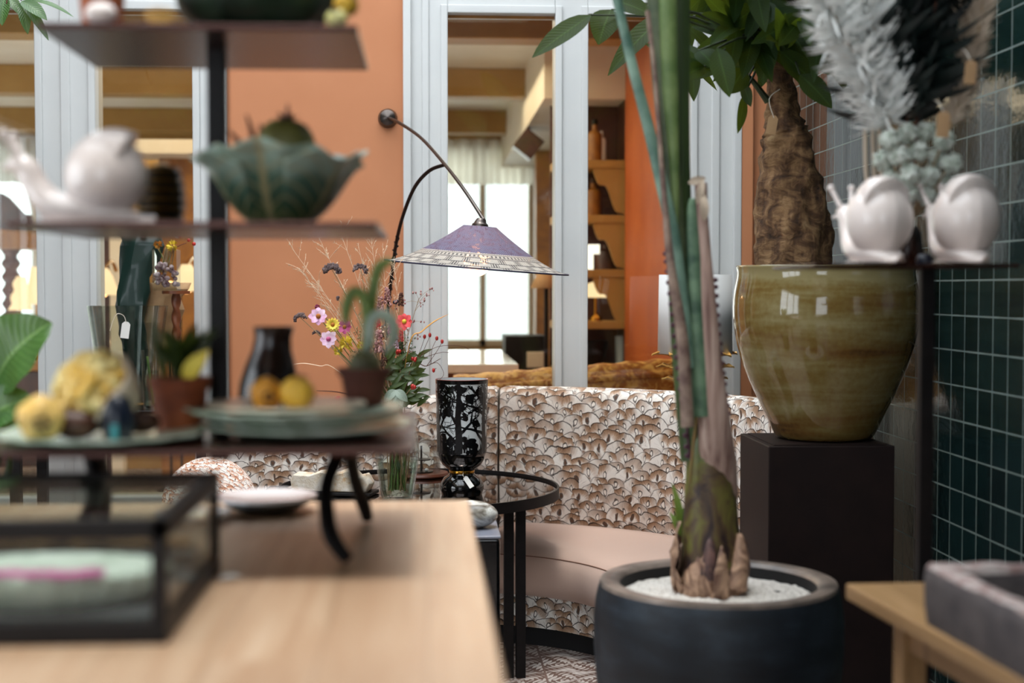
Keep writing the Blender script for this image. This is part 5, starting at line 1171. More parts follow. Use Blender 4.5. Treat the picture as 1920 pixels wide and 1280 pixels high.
fl = [
 ('dried_scabious', 'large curved grey-purple seed head, top left of the bouquet', 622, 504, 4.74, 'seed', .027, 'seed', None),
 ('dried_scabious', 'grey-purple seed head at the top middle of the bouquet', 676, 503, 4.78, 'seed', .022, 'seed', None),
 ('dried_scabious', 'dark seed head at the far left of the bouquet, beside the pale pink cosmos', 562, 594, 4.76, 'seed', .019, 'seed', None),
 ('dried_scabious', 'small seed head between the two pale pink cosmos', 594, 624, 4.78, 'seed', .012, 'seed', None),
 ('dried_scabious', 'tiny green-black bud on a thin stem under the large curved seed head', 634, 559, 4.78, 'berry', .005, 'seed', None),
 ('cosmos', 'pale pink cosmos at the upper left of the bouquet', 597, 593, 4.72, 'cosmos', .031, 'pinkpetal', 'amber'),
 ('cosmos', 'pale pink cosmos lower left, below the yellow daisy', 616, 636, 4.72, 'cosmos', .030, 'pinkpetal', 'magenta'),
 ('cosmos', 'magenta cosmos right of the yellow daisy', 646, 613, 4.76, 'cosmos', .024, 'magenta', 'amber'),
 ('cosmos', 'small magenta bud above the pale pink cosmos', 595, 575, 4.78, 'ball', .010, 'magenta', None),
 ('strawflower', 'yellow daisy-like strawflower with an amber centre', 624, 609, 4.70, 'daisy', .025, 'yellow', 'amber'),
 ('strawflower', 'big shaggy yellow strawflower left of the bulb pot', 649, 643, 4.72, 'ball', .027, 'yellow', None),
 ('strawflower', 'half open yellow strawflower lowest at the left', 634, 658, 4.74, 'ball', .017, 'yellow', None),
 ('strawflower', 'small yellow strawflower behind the bulb leaves', 677, 648, 4.76, 'ball', .017, 'yellow', None),
 ('strawflower', 'peach coloured strawflower between the yellow ones', 662, 668, 4.72, 'ball', .016, 'peach', None),
 ('zinnia', 'coral red flower with a yellow eye at the right of the bouquet', 758, 603, 4.74, 'cosmos', .029, 'coral', 'yellow'),
 ('flower_spike', 'pink flower spike under the lamp strut, upper right of the bouquet', 713, 566, 4.80, 'spike', .028, 'dustypink', None),
 ('flower_spike', 'dusty pink flower spike in the middle, behind the bulb leaves', 710, 632, 4.76, 'spike', .035, 'dustypink', None),
 ('flower_spike', 'small red flower spike above the dusty pink one', 710, 604, 4.80, 'spike', .016, 'coral', None),
 ('flower_spike', 'bronze flower spike right of the pink one', 752, 556, 4.84, 'spike', .022, 'darktwig', None),
 ('flower_spike', 'coral flower spike below the coral red flower', 752, 625, 4.78, 'spike', .020, 'coral', None),
 ('flower_spike', 'greenish cream flower spike low at the right', 752, 648, 4.78, 'spike', .022, 'bouquetleaf', None),
 ('flower_spike', 'rose pink flower spike beside the lamp strut, above the dusty pink one', 726, 548, 4.82, 'spike', .026, 'dustypink', None),
 ('flower_spike', 'dark bronze flower spike low in the middle, right of the bulb pot', 722, 662, 4.78, 'spike', .030, 'darktwig', None),
 ('flower_spike', 'magenta flower spike right of the dusty pink one', 732, 612, 4.76, 'spike', .020, 'magenta', None),
 ('flower_spike', 'pale pink flower spike between the magenta one and the coral red flower', 741, 634, 4.75, 'spike', .024, 'pinkpetal', None),
 ('dark_berry', 'round blue-black berry beside the bronze flower spike', 742, 565, 4.78, 'berry', .006, 'navy', None),
 ('rose_hip', 'red hips above the dark green leaves', 747, 660, 4.74, 'berry', .006, 'berry', None),
 ('rose_hip', 'red hips at the right edge of the dark green leaves', 776, 673, 4.74, 'berry', .006, 'berry', None),
 ('rose_hip', 'red hips low on the right, above the silvery leaf', 775, 724, 4.70, 'berry', .007, 'berry', None),
 ('rose_hip', 'red hips at the left beside the bulb pot', 634, 746, 4.74, 'berry', .007, 'berry', None),
]
for q in fl: flower(*q, stem='stem' if q[5] in ('cosmos', 'daisy', 'ball') else 'drystem')
for lb, px, py, col in (('airy sprig of tiny cream florets behind the bulb leaves', 700, 590, 'grass'), ('airy sprig of tiny dusty pink florets under the lamp strut', 735, 580, 'dustypink'), ('airy sprig of tiny bronze florets low in the middle of the bouquet', 690, 665, 'darktwig'), ('airy sprig of pink florets reaching right over the window frame', 785, 560, 'dustypink'), ('airy green-cream sprig at the right, above the dark leaves', 765, 640, 'paleleaf'), ('airy brown sprig left of the bulb pot stems', 668, 600, 'drystem')):
    P_ = st(px, py, 4.8); t = thing('filler_sprig', lb, 'flower', P_[0], 'wildflowers in the glass vase'); b = MB(); b.tube(P_, [.0016, .0016, .0013, .0008], sub=8, n=5); ps, _ = spline(P_, [0] * 4, 10); h2 = MB()
    for k in range(26):
        p = ps[len(ps) - 1 - int(rnd(0, 13))]; e_ = p + Vector((rnd(-.045, .045), rnd(-.03, .03), rnd(-.005, .05))); b.tube([p, (p + e_) / 2 + Vector((0, 0, .004)), e_], .0005, n=4)
        for j in range(3): q_ = e_ + Vector((rnd(-.008, .008), rnd(-.008, .008), rnd(-.008, .008))); s_ = rnd(.002, .0038); h2.ell(q_, s_, s_, s_ * 1.3, 6, 4)
    b.build('stem', M['drystem'], t, smooth=80); o = h2.build('florets', M[col], t, smooth=180); o['kind'] = 'stuff'
# dark leaves and the silvery leaf
P_ = st(755, 715, 4.8); t = thing('leafy_sprig', 'dark green leafy sprig at the right of the bouquet', 'plant', P_[0], 'wildflowers in the glass vase')
b = MB(); b.tube(P_, .003, sub=6, n=6); b.build('stem', M['stem'], t)
b = MB()
for k in range(120):
    c_ = at(rnd(718, 782), rnd(668, 765), rnd(4.72, 4.84)); a_ = rnd(-.3, 1.2); l_ = rnd(.03, .065); b.leaf(c_, c_ + Vector((math.cos(a_) * l_, rnd(-.02, .01), math.sin(a_) * l_)), .016, (rnd(-.4, .4), -1, .4), .1, .2, 3, 6)
b.build('foliage', M['bouquetleaf'], t, smooth=80)
P_ = st(742, 742, 4.7); t = thing('silvery_leaf', 'pale silvery lobed leaf hanging low at the right of the bouquet', 'plant', P_[0], 'wildflowers in the glass vase')
b = MB(); b.tube(P_, .002, sub=6, n=6); b.build('stem', M['stem'], t)
b = MB(); c_ = P_[-1]
for k in range(5): a_ = -PI / 2 + (k - 2) * .45; b.leaf(c_ + Vector((0, 0, .02)), c_ + Vector((math.cos(a_) * .05, -.01, .02 + math.sin(a_) * .062)), .03, (0, -1, .3), .1, .2, 4, 8)
b.build('leaf', M['paleleaf'], t, smooth=80)
# stems in the vase
for k in range(9):
    a_ = rnd(0, 6.28); b = MB(); b0 = vc + Vector((.025 * math.cos(a_), .025 * math.sin(a_), .035)); b.tube([b0, mouth + Vector((-.03 * math.cos(a_), -.03 * math.sin(a_), .03))], .0045, n=8)
    tag(recenter(b.build('cut_stem', M['stem'], smooth=80), b0), 'thick green cut stem standing in the water of the glass vase', 'stem', 'cut stems in the glass vase')
# bleached grasses
def grass(label, px, py, Y, n_, spread):
    P_ = st(px, py, Y); t = thing('grass_plume', label, 'grass', P_[0], 'bleached grasses in the glass vase'); b = MB(); b.tube(P_, [.0012, .0012, .0009, .0006], sub=8, n=5)
    ps, _ = spline(P_, [0] * 4, 12); d0 = (ps[-1] - ps[-8]).normalized()
    for k in range(n_):
        i = len(ps) - 1 - int(rnd(0, 15)); p = ps[i]; l_ = rnd(.02, .06) * spread; d = (d0 + Vector((rnd(-.8, .8), rnd(-.5, .5), rnd(-.5, .8)))).normalized(); e = p + d * l_; b.tube([p, (p + e) / 2 + Vector((0, 0, .003)), e], .00045, n=4)
        for j in range(5):
            f = p + (e - p) * rnd(.35, 1); d2 = (d + Vector((rnd(-1, 1), rnd(-1, 1), rnd(-1, 1))) * .7).normalized(); b.leaf(f, f + d2 * rnd(.006, .011), .0022, d2.orthogonal(), 0, .2, 2, 3)
    b.build('panicle', M['grass'], t, smooth=80); return t
for k, (px, py, Y, s, lb) in enumerate(((548, 466, 4.74, 1.2, 'bleached grass reaching furthest to the upper left, beside the dark shelf'), (564, 506, 4.76, 1.2, 'bleached grass above the far left seed head'), (592, 540, 4.78, 1.0, 'lowest bleached grass plume at the left'), (603, 457, 4.80, 1.1, 'bleached grass plume left of the large seed head, higher up'), (640, 440, 4.82, 1.2, 'bleached grass plume directly above the large seed head'), (672, 462, 4.84, 1.1, 'bleached grass plume behind the middle seed head'), (696, 450, 4.86, 1.2, 'tall bleached grass plume left of the lamp strut'), (718, 478, 4.88, 1.2, 'bleached grass plume across the lamp strut'), (740, 500, 4.9, 1.2, 'bleached grass plume under the left rim of the woven shade'), (700, 520, 4.84, 1.0, 'short bleached grass plume above the pink flower spike'))):
    grass(lb, px, py, Y, 22, s)
for name, lb, pts, wd, mt, Y in (('ochre_grass', 'ochre grass blade arching right over the window frame', [(768, 645), (790, 622), (815, 602), (843, 588)], 6, 'blade', 4.74), ('dry_grass', 'long bleached grass blade stretching left, above the quinces', [(632, 694), (600, 686), (570, 681), (544, 684)], 3, 'grass', 4.76)):
    b = MB(); Q = [vc + Vector((0, 0, .05)), mouth] + [at(p[0], p[1], Y) for p in pts]; ps, rs = spline(Q, [.002, .002] + [size(wd, Y) / 2] * (len(pts) - 1) + [.0006], 6); b.tube(ps, rs, n=6, flat=.4); tag(b.build(name, M[mt], smooth=80), lb, 'grass blade', 'wildflowers in the glass vase')
P_ = [vc + Vector((0, 0, .05)), mouth, at(775, 690, 4.78), at(800, 686, 4.76), at(826, 672, 4.75)]
t = thing('rose_hip_twig', 'thin bare twig with small red hips at the far right of the bouquet', 'twig', P_[0], 'wildflowers in the glass vase'); b = MB(); b.tube(P_, [.002, .002, .0016, .0014, .001], sub=6, n=6)
for pts in ([(780, 688), (795, 655), (806, 630)], [(775, 690), (786, 662), (796, 634)], [(808, 683), (810, 655), (819, 635)], [(800, 686), (818, 660), (829, 641)], [(800, 686), (820, 680), (832, 700), (824, 712)], [(818, 690), (813, 694)], [(780, 672), (820, 650), (862, 648), (880, 655)], [(782, 676), (830, 660), (868, 668)]): b.tube([at(p[0], p[1], 4.755) for p in pts], [.0012] + [.0008] * (len(pts) - 1), sub=4, n=5)
b.build('twig', M['darktwig'], t, smooth=80)
for px, py in ((796, 631), (806, 628), (819, 634), (829, 640), (813, 694)): b = MB(); b.ell(at(px, py, 4.75), .0052, .0052, .0078, 10, 8); b.build('hip', M['berry'], t, smooth=180)
b = MB(); b.tube([vc + Vector((-.01, 0, .06)), mouth + Vector((-.02, 0, 0)), at(660, 742, 4.76), at(593, 732, 4.74)], [.0025, .0025, .0022, .0012], sub=6, n=6); tag(b.build('bare_twig', M['darktwig'], smooth=80), 'dark bare twig pointing left beside the bulb pot', 'twig', 'wildflowers in the glass vase')

# ================= CONSOLE AT THE LEFT, BEHIND THE STAND =================
YK = 5.72; zk = at(280, 762, YK).z
rectthing('black_console', 'black console table under the tall glass vase, against the window wall', 'console', [('tabletop', M['gloss'], (-1.62, -.83, 5.52, 5.98, zk - .03, zk), .003)] + [('leg', M['black'], (x_, x_ + .04, y_, y_ + .04, 0, zk - .03), .002) for x_ in (-1.6, -.89) for y_ in (5.54, 5.92)], (-1.22, 5.75, 0))
YG = 5.68; vc2 = at(241, 762, YG); vc2.z = zk; hg = at(241, 573, YG).z - zk; rt_ = size(73, YG)
t = thing('tall_glass_vase', 'tall flared clear glass vase with a white tag, in front of the left window', 'vase', vc2)
b = MB(); b.lathe([(.001, 0), (rt_ * .62, 0), (rt_ * .64, .01), (rt_ * .82, hg * .5), (rt_, hg), (rt_ - .006, hg), (rt_ * .78, hg * .5), (rt_ * .58, .03), (.001, .03)], 56, vc2); b.build('vase_glass', M['vaseglass'], t, smooth=60)
c_ = at(237, 603, YG - rt_ * .98 - .004); card('price_tag', 'white price tag on a string in front of the tall flared vase', c_, size(15, YG), size(30, YG), M['paper'], tilt=math.radians(8), string=[c_ + Vector((0, 0, -.008)), at(232, 592, YG - rt_), at(220, 588, YG - rt_ - .01), at(212, 600, YG - rt_ - .01), at(206, 620, YG - rt_)])
c_ = at(283, 762, 5.60); c_.z = zk; hs = at(283, 690, 5.6).z - zk
c_.x = at(283, 760, 5.58).x; c_.y = 5.575
t = thing('water_glass', 'small drinking glass of water with a stem in it, before the tall flared vase', 'glass', c_)
b = MB(); b.lathe([(.001, 0), (.027, 0), (.036, hs * 1.45), (.033, hs * 1.45), (.025, .015), (.001, .015)], 32, c_); b.build('tumbler', M['vaseglass'], t, smooth=60)
b = MB(); b.lathe([(.001, .016), (.025, .016), (.031, hs * .95), (.001, hs * .95)], 28, c_); b.build('water', M['water'], t)
b = MB(); b.tube([c_ + Vector((.012, 0, .02)), c_ + Vector((-.012, 0, hs * 1.3))], .005, n=8); tag(b.build('cut_stem', M['stem'], smooth=80), 'single green cut stem leaning in the small drinking glass', 'stem')
# bouquet wrapped in dark green and brown paper
YW = 5.86; c_ = at(262, 762, YW); c_.z = zk
t = thing('wrapped_bouquet', 'bouquet wrapped in crumpled dark green and kraft paper behind the tall glass vase', 'bouquet', c_)
def cone(pts, mat, name, seed, cr=.02):
    rr = random.Random(seed); ns = 14; off = [[rr.uniform(-1, 1) for _ in range(ns)] for _ in range(len(pts) * 3 + 2)]
    ps, rs = spline([p for p, _ in pts], [r for _, r in pts], 3); b = MB()
    b.grid(lambda u, v: ps[int(round(v * (len(ps) - 1)))] + Vector((math.cos(u * 2 * PI), .45 * math.sin(u * 2 * PI), 0)) * (rs[int(round(v * (len(ps) - 1)))] * (1 + .28 * off[int(round(v * (len(ps) - 1)))][int(round(u * ns)) % ns])), ns, len(ps) - 1, cu=True); return b.build(name, mat, t, smooth=25, solid=.0015)
cone([(c_ + Vector((0, 0, .005)), .035), (at(256, 680, YW), .04), (at(246, 600, YW), .058), (at(254, 520, YW), .07), (at(268, 440, YW), .085)], M['greenpaper'], 'green_paper', 3)
cone([(c_ + Vector((.03, .03, .01)), .05), (at(285, 660, YW + .06), .07), (at(300, 580, YW + .06), .09), (at(300, 530, YW + .06), .10)], M['kraft'], 'kraft_paper', 5)
b = MB(); q = at(272, 440, YW); rr = random.Random(5)
for k in range(26): d = Vector((rr.gauss(0, .05), rr.gauss(0, .025), rr.uniform(0, .08))); b.ell(q + d, .015, .015, .015, 8, 6)
b.build('flower_heads', M['pinkdot'], t, smooth=180)
b = MB(); q = at(245, 760, YW); b.ell(at(308, 655, 5.62), .04, .02, .018, 12, 8); q = at(308, 655, 5.62)
tag(recenter(b.build('burgundy_bloom', P('burgundy_petal', '#4d0f1e', .7), smooth=180), q), 'small burgundy bloom lying beside the water glass behind the yellow cauliflower', 'flower')
bpy.data.objects['burgundy_bloom'].location = (at(308, 655, 5.6).x, 5.6, zk + .018)
# twisted stand with a clear box of blossoms
c_ = at(332, 762, 5.78); c_.z = zk; h1 = at(332, 545, 5.78).z - zk
t = thing('twisted_stand', 'slender twisted brown wooden stand under the clear flower box', 'stand', c_)
b = MB(); N = 60
b.grid(lambda u, v: c_ + Vector((.016 * (1 + .22 * math.cos(2 * (u * 2 * PI) + v * 40)) * math.cos(u * 2 * PI), .016 * (1 + .22 * math.cos(2 * (u * 2 * PI) + v * 40)) * math.sin(u * 2 * PI), .02 + (h1 - .03) * v)), 16, 90, cu=True); b.lathe([(.001, 0), (.05, 0), (.045, .012), (.02, .025), (.001, .025)], 24, c_); b.build('twisted_shaft', M['rope'], t, smooth=80)
b = MB(); b.lathe([(.001, h1 - .012), (.055, h1 - .012), (.055, h1), (.001, h1)], 24, c_); b.build('top_disc', M['rope'], t)
q = Vector((at(306, 540, 5.76).x, 5.76, zk + h1)); q.x = (q.x + c_.x) / 2 - .01; wb = size(22, 5.76); hb = at(306, 468, 5.76).z - q.z
t = thing('flower_cube', 'clear acrylic box of small blossoms on the twisted stand', 'vase', q)
b = MB(); b.box(q.x - wb, q.x + wb, q.y - wb, q.y + wb, q.z + .001, q.z + hb); b.build('clear_box', M['vaseglass'], t, smooth=0)
rr = random.Random(9)
b = MB()
for k in range(34): s_ = rr.uniform(.008, .014); b.ell((q.x + rr.uniform(-.8, .8) * wb, q.y + rr.uniform(-.8, .8) * wb, q.z + .015 + rr.uniform(0, .55) * hb), s_, s_, s_, 8, 6)
o = b.build('blossoms', M['pinkdot'], t, smooth=180); o['kind'] = 'stuff'
b = MB()
for k in range(12): a_ = rr.uniform(0, 6.28); b.tube([(q.x + rr.uniform(-.6, .6) * wb, q.y, q.z + hb * .45), (q.x + rr.uniform(-.9, .9) * wb, q.y + rr.uniform(-.03, .03), q.z + hb * 1.05)], .0025, n=5)
b.build('stems', M['drystem'], t)
for lb, px, py, mt, kind, r in (('yellow blossom above the clear flower box', 322, 460, 'yellow', 'ball', .026), ('darker yellow blossom left of it above the clear flower box', 296, 458, 'blade', 'ball', .02)):
    h_ = at(px, py, 5.74); t = thing('yellow_blossom', lb, 'flower', Vector((q.x, q.y, q.z + hb * .6))); b = MB(); b.tube([(q.x, q.y, q.z + hb * .5), h_], .002, n=6); b.build('stem', M['stem'], t); b = MB()
    for i in range(50): d = Vector((rnd(-1, 1), rnd(-1, 1), rnd(-1, 1))).normalized(); b.leaf(h_ + d * r * .3, h_ + d * r, r * .4, d.orthogonal(), .1, .2, 2, 4)
    b.build('petals', M[mt], t, smooth=120)
h_ = at(350, 455, 5.75); t = thing('red_berry_sprig', 'sprig of red berries right of the yellow blossom above the clear flower box', 'twig', Vector((q.x, q.y, q.z + hb * .6))); b = MB(); b.tube([(q.x, q.y, q.z + hb * .5), (q.x + .03, q.y, q.z + hb), h_], .002, n=6, sub=4); b.build('stem', M['darktwig'], t)
for k in range(9): b = MB(); b.ell(h_ + Vector((rnd(-.05, .05), rnd(-.02, .02), rnd(-.01, .09))), .008, .008, .008, 8, 6); b.build('berry', M['berry'], t, smooth=180)
# ================= PLANTS AT THE LEFT EDGE =================
c_ = Vector((at(-30, 800, 3.35).x, 3.35, 0))
t = thing('broad_leaf_plant', 'green plant with broad ribbed leaves at the left edge, behind the counter', 'plant', c_)
b = MB(); b.lathe([(.001, 0), (.16, 0), (.2, .4), (.19, .42), (.17, .38), (.001, .37)], 40, c_); b.build('pot', M['charcoal'], t, smooth=50)
b = MB()
for pts in ([(-30, 950), (0, 850), (12, 740), (22, 620)], [(-30, 950), (-5, 800), (0, 740)], [(-30, 960), (10, 900), (20, 850)]):
    b.tube([c_ + Vector((0, 0, .37))] + [at(p[0], p[1], 3.3) for p in pts], [.012] + [.009] * (len(pts) - 1) + [.005], sub=6, n=10)
b.build('stalks', M['darkleaf'], t, smooth=80)
for bx, by, tx, ty, wd, Y, s in ((-10, 720, 96, 604, 150, 3.3, .12), (-45, 735, 44, 650, 130, 3.35, .1), (-30, 800, 62, 745, 90, 3.28, .16), (-60, 760, 48, 700, 90, 3.4, .16), (-60, 870, 48, 790, 110, 3.25, .1), (-90, 690, -20, 590, 120, 3.4, .1)):
    b = MB(); b.leaf(at(bx, by, Y), at(tx, ty, Y - .05), size(wd, Y), (-.25, -1, .55), s, .25, 10, 16, lambda q: math.sin(PI * min(.985, q ** .85)) ** .6, .02); b.build('leaf', M['banana'], t, smooth=120)
c_ = at(-40, -200, 4.9); c_.z = ZC
t = thing('hanging_plant', 'hanging plant with pointed green leaves at the top left corner', 'plant', c_)
b = MB(); tw = [c_, at(-20, -150, 4.9), at(10, -40, 4.9), at(40, 0, 4.88)]; b.tube(tw, [.006, .006, .004, .003], sub=8, n=8)
for p in ((14, -5), (52, 5)): b.tube([at(p[0], p[1], 4.88), at(p[0] - 2, p[1] + 12, 4.88)], .002, n=6)
b.build('stem', M['darktwig'], t, smooth=80)
b = MB()
for bx, by, tx, ty, wd, Y, nr in ((40, 2, 88, 38, 24, 4.84, (.1, -1, .8)), (45, 0, 138, 32, 15, 4.86, (0, -.5, 1)), (40, 2, 91, 76, 17, 4.88, (.6, -1, .1)), (42, 2, 52, 64, 20, 4.9, (.2, -1, .2)), (8, -5, 4, 48, 24, 4.9, (0, -1, .2)), (12, -8, -14, 40, 24, 4.92, (.3, -1, .2)), (14, -8, 40, 30, 18, 4.95, (.3, -1, .4)), (0, -20, -60, 30, 30, 4.9, (0, -1, .3)), (30, -10, 90, -20, 26, 4.9, (0, -1, .6))):
    b.leaf(at(bx, by, Y), at(tx, ty, Y - .04), size(wd, Y) * 1.15, nr, .08, .2, 4, 10)
b.build('leaves', M['ficus'], t, smooth=80)
# ================= RIGHT: SNAIL STAND WITH DRIED BUNCHES =================
YR = 2.9; xs0, xs1 = at(1525, 495, 2.74).x, at(1893, 495, 2.78).x; zs_ = at(1735, 494, 2.72).z
pxc = at(1735, 700, YR).x
t = thing('metal_shelf_stand', 'dark metal stand with a flat top on one post, beside the olive pot', 'stand', (pxc, YR, 0))
b = MB(); b.box(xs0, xs1, 2.73, 3.07, zs_ - .008, zs_); b.build('top_shelf', M['traymetal'], t, smooth=0, bevel=.002)
b = MB(); b.box(pxc - .0145, pxc + .0145, YR - .0145, YR + .0145, .012, zs_ - .008); b.build('post', M['black'], t, smooth=0, bevel=.002)
b = MB(); b.box(pxc - .15, pxc + .15, YR - .15, YR + .15, 0, .012); b.build('foot_plate', M['black'], t, smooth=0, bevel=.002)
b = MB(); b.lathe([(.001, 0), (.016, 0), (.018, .008), (.016, .018), (.012, .022), (.001, .024)], 20, (pxc - .004, YR, zs_)); b.build('finial', M['navy'], t)
c_ = at(1634, 490, 2.80); c_.z = zs_; snail('white porcelain snail at the left on the metal stand beside the olive pot', c_, 1.12, math.radians(-82))
c_ = at(1797, 490, 2.80); c_.z = zs_; snail('white porcelain snail at the right on the metal stand, near the tiled wall', c_, 1.15, math.radians(-88))
# dark vase behind the snails that holds the bunches
YD = 3.0; c_ = at(1700, 490, YD); c_.z = zs_; c_.y = YD
t = thing('dark_vase', 'low dark vase behind the two snails holding the dried bunches', 'vase', c_); b = MB(); b.lathe([(.001, 0), (.028, 0), (.036, .03), (.03, .07), (.022, .085), (.018, .085), (.026, .06), (.001, .02)], 28, c_); b.build('vase_body', M['jug'], t, smooth=60)
vm = c_ + Vector((0, 0, .08)); v0 = c_ + Vector((0, 0, .03))
def plume(name, label, cat, pts, mat, n_, ln, wd, stemmat, up=.5, thin=.004, spread=1.0, kind='blade', parts='plume'):
    P_ = [v0, vm] + [at(*p) for p in pts]; t = thing(name, label, cat, v0, 'dried bunches on the metal stand'); b = MB(); b.tube(P_, [thin] * len(P_), sub=6, n=8); b.build('stem', M[stemmat], t, smooth=80)
    ps, _ = spline(P_, [0] * len(P_), 12); n0 = len(ps); b = MB(); rr = random.Random(hash(label) % 1000 if False else len(label) * 7 + n_)
    i0 = int(n0 * (len(P_) - len(pts)) / len(P_) + n0 * .22)
    for k in range(n_):
        i = rr.randint(i0, n0 - 2); p = ps[i]; d0 = (ps[i + 1] - ps[i]).normalized(); d = (d0 * up + Vector((rr.gauss(0, 1), rr.gauss(0, .6), rr.gauss(0, 1))).normalized() * spread).normalized(); l_ = ln * rr.uniform(.5, 1.1)
        e = p + d * l_ + Vector((0, 0, -.12 * l_)); b.leaf(p, e, wd * rr.uniform(.7, 1.3), d.orthogonal(), .12, .1, 2, 5)
    b.build(parts, M[mat], t, smooth=80); return t
plume('white_plume', 'feathery white plume spreading to the upper left above the snails', 'dried plant', [(1690, 320, 2.98), (1660, 200, 2.96), (1590, 80, 2.94), (1540, -20, 2.92)], 'plume', 900, .085, .007, 'drystem', .9, .003, 1.0)
plume('white_plume', 'second white plume, nearer the dark leaves, cut off by the top edge', 'dried plant', [(1690, 320, 2.99), (1672, 180, 2.97), (1640, 60, 2.96), (1620, -60, 2.95)], 'plume', 800, .08, .007, 'drystem', .9, .003, .8)
plume('beige_plume', 'beige pampas plume at the far right before the dark tiles', 'dried plant', [(1745, 330, 2.98), (1795, 200, 2.97), (1830, 80, 2.96), (1850, -60, 2.95)], 'beigeplume', 900, .06, .004, 'drystem', 1.1, .003, .8)
plume('beige_plume', 'shorter beige pampas plume left of the taller one', 'dried plant', [(1745, 330, 3.0), (1790, 210, 3.0), (1810, 110, 2.99), (1815, 20, 2.98)], 'beigeplume', 500, .05, .004, 'drystem', 1.1, .003, .8)
for k, (px, lb) in enumerate(((1650, 'dark dried leaf bunch right of the white plumes'), (1700, 'dark dried leaf bunch in the middle above the white globe flowers'), (1745, 'dark dried leaf bunch left of the beige plumes'))):
    plume('dark_leaf_bunch', lb, 'dried plant', [(1690 + k * 12, 330, 3.02), (px * .5 + 1700 * .5, 200, 3.02), (px, 90, 3.0), (px + (k - 1) * 15, -60, 3.0)], 'darkplume', 230, .15, .018, 'darktwig', .8, .004, .75, parts='leaves')
gl = [(1668, 262), (1702, 250), (1738, 246), (1770, 262), (1655, 300), (1688, 292), (1722, 284), (1757, 296), (1784, 306), (1672, 335), (1706, 326), (1742, 330), (1770, 342), (1700, 362), (1735, 366)]
for k, (px, py) in enumerate(gl):
    Y = 2.93 + .05 * ((k * 7) % 5) / 4; h_ = at(px, py, Y); t = thing('globe_flower', 'white green globe flower in the round bunch above the two snails', 'flower', v0, 'white globe flowers above the snails')
    b = MB(); b.tube([v0, vm, (vm + h_) / 2, h_], .002, n=6, sub=4); b.build('stem', M['drystem'], t, smooth=80)
    b = MB(); r_ = size(21, Y); b.ell(h_, r_ * .8, r_ * .8, r_ * .8, 12, 8); rr = random.Random(k)
    for i in range(44): d = Vector((rr.gauss(0, 1), rr.gauss(0, 1), rr.gauss(0, 1))).normalized(); b.ell(h_ + d * r_ * .85, r_ * .2, r_ * .2, r_ * .2, 6, 4)
    b.build('flower_head', M['allium'], t, smooth=180)
for k, (px, lb) in enumerate(((1622, 'thick tan dried stalk left of the white globe flowers'), (1636, 'second tan dried stalk left of the white globe flowers'), (1648, 'tan dried stalk nearest the white globe flowers'))):
    b = MB(); b.tube([v0 + Vector((-.006 * (3 - k), .008, 0)), vm + Vector((-.008, .008, 0)), at(px + 10, 370, 3.02), at(px, 240, 3.02)], [.003, .004, .005, .005], sub=6, n=8); tag(b.build('dried_stalk', M['beigeplume'], smooth=80), lb, 'stalk', 'dried bunches on the metal stand')
for lb, px, py, w_, h_, Y in (('kraft paper tag beside the white globe flowers', 1771, 208, 25, 50, 2.9), ('kraft paper tag on the stem of the beige plume', 1822, 112, 22, 46, 2.9)):
    c_ = at(px, py, Y); card('kraft_tag', lb, c_, size(w_, Y), size(h_, Y), M['kraft'], tilt=.08, string=[c_ + Vector((0, 0, -.006)), c_ + Vector((-.005, .02, .02)), at(px - 20, py - 20, Y + .08)])
# ---- oak table with the stone trough
A_ = at(1585, 1103, 2.64); TZ2 = .75; A_.z = TZ2; yaw = math.radians(-5)
ux = Vector((math.cos(-yaw * .25), math.sin(-yaw * .25), 0)); ux = Vector((1, .03, 0)).normalized(); uy = Vector((.087, -1, 0)).normalized()
t = thing('oak_side_table', 'pale oak side table in the lower right corner', 'table', A_ + ux * .3 + uy * .45 - Vector((0, 0, TZ2)))
Mx = Matrix(((ux.x, uy.x, 0, A_.x), (ux.y, uy.y, 0, A_.y), (0, 0, 1, 0), (0, 0, 0, 1)))
def flipbox(b, *q):
    n0 = len(b.f); b.box(*q)
    for i in range(n0, len(b.f)): b.f[i] = b.f[i][::-1]
b = MB(); flipbox(b, 0, .62, 0, 1.1, TZ2 - .03, TZ2); b.apply(Mx); b.build('tabletop', M['oak'], t, smooth=0, bevel=.004)
for x_, y_ in ((.06, .08), (.52, .08), (.06, 1.0), (.52, 1.0)):
    b = MB(); flipbox(b, x_, x_ + .045, y_, y_ + .045, 0, TZ2 - .03); b.apply(Mx); b.build('leg', M['oak'], t, smooth=0, bevel=.003)
b = MB(); flipbox(b, .07, .55, .09, .11, TZ2 - .10, TZ2 - .03); flipbox(b, .07, .09, .11, 1.03, TZ2 - .10, TZ2 - .03); b.apply(Mx); b.build('apron', M['oak'], t, smooth=0)
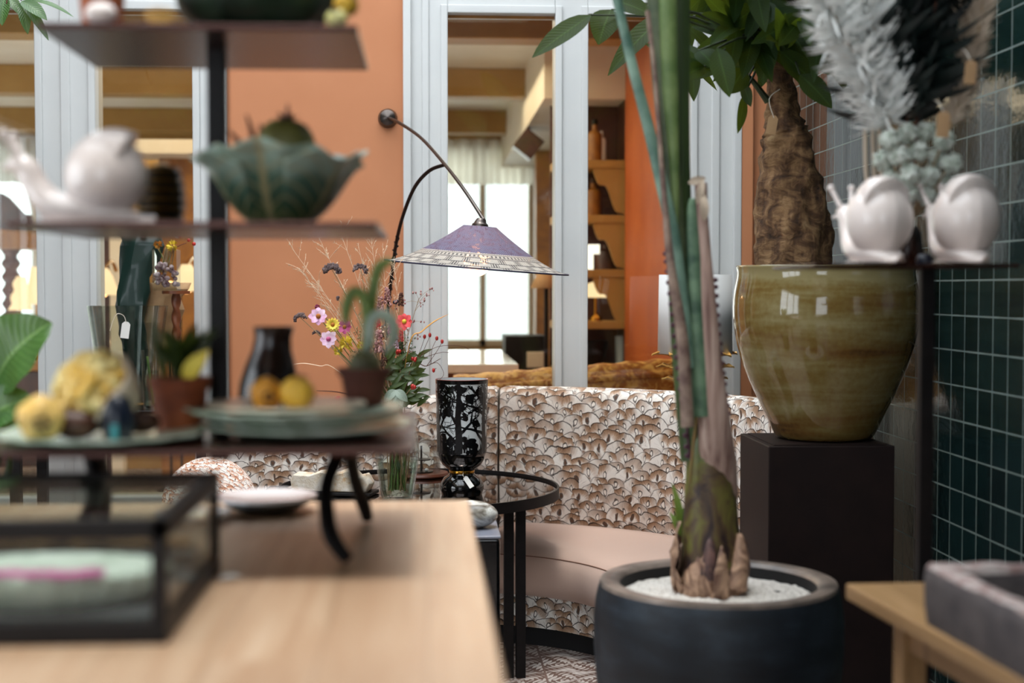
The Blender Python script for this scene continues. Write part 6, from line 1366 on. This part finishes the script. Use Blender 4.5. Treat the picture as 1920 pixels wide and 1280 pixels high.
T0 = at(1731, 1187, 2.315); T0.z = TZ2; tx = Vector((1, .03, 0)).normalized(); ty = Vector((.06, -1, 0)).normalized()
Mt = Matrix(((tx.x, ty.x, 0, T0.x), (tx.y, ty.y, 0, T0.y), (0, 0, 1, TZ2), (0, 0, 0, 1)))
t = thing('stone_trough', 'rough dark stone trough with a worn reddish rim on the oak side table', 'trough', T0 + tx * .2 + ty * .3)
b = MB(); W_, D_, H_ = .42, .62, .10; rr = random.Random(6); wl = .035
outer = []; nseg = 14
def loop(x0, x1, y0, y1, z, j):
    p = []
    for k in range(nseg): p.append((x0 + (x1 - x0) * k / nseg, y0, z))
    for k in range(nseg): p.append((x1, y0 + (y1 - y0) * k / nseg, z))
    for k in range(nseg): p.append((x1 - (x1 - x0) * k / nseg, y1, z))
    for k in range(nseg): p.append((x0, y1 - (y1 - y0) * k / nseg, z))
    return [Vector((a + rr.uniform(-j, j), c + rr.uniform(-j, j), d + rr.uniform(-j, j) if d > .01 else d)) for a, c, d in p]
Ls = [loop(.004, W_ - .004, .004, D_ - .004, 0, .001), loop(0, W_, 0, D_, .03, .003), loop(0, W_, 0, D_, .07, .003), loop(.001, W_ - .001, .001, D_ - .001, H_ - .006, .003), loop(.006, W_ - .006, .006, D_ - .006, H_, .003), loop(wl, W_ - wl, wl, D_ - wl, H_, .003), loop(wl + .006, W_ - wl - .006, wl + .006, D_ - wl - .006, H_ - .01, .003), loop(wl + .02, W_ - wl - .02, wl + .02, D_ - wl - .02, .03, .002)]
n_ = len(Ls[0]); v = [p for l_ in Ls for p in l_]; f = [tuple(range(n_))]; mi = [0]
for j in range(len(Ls) - 1):
    for k in range(n_): f.append((j * n_ + k, (j + 1) * n_ + k, (j + 1) * n_ + (k + 1) % n_, j * n_ + (k + 1) % n_)); mi.append(1 if j in (3, 4, 5) else 0)
f.append(tuple(range((len(Ls) - 1) * n_, len(Ls) * n_))[::-1]); mi.append(0)
b.add(v, f); b.mi = mi; b.apply(Mt); b.build('trough', [M['trough'], M['troughrim']], t, smooth=50)
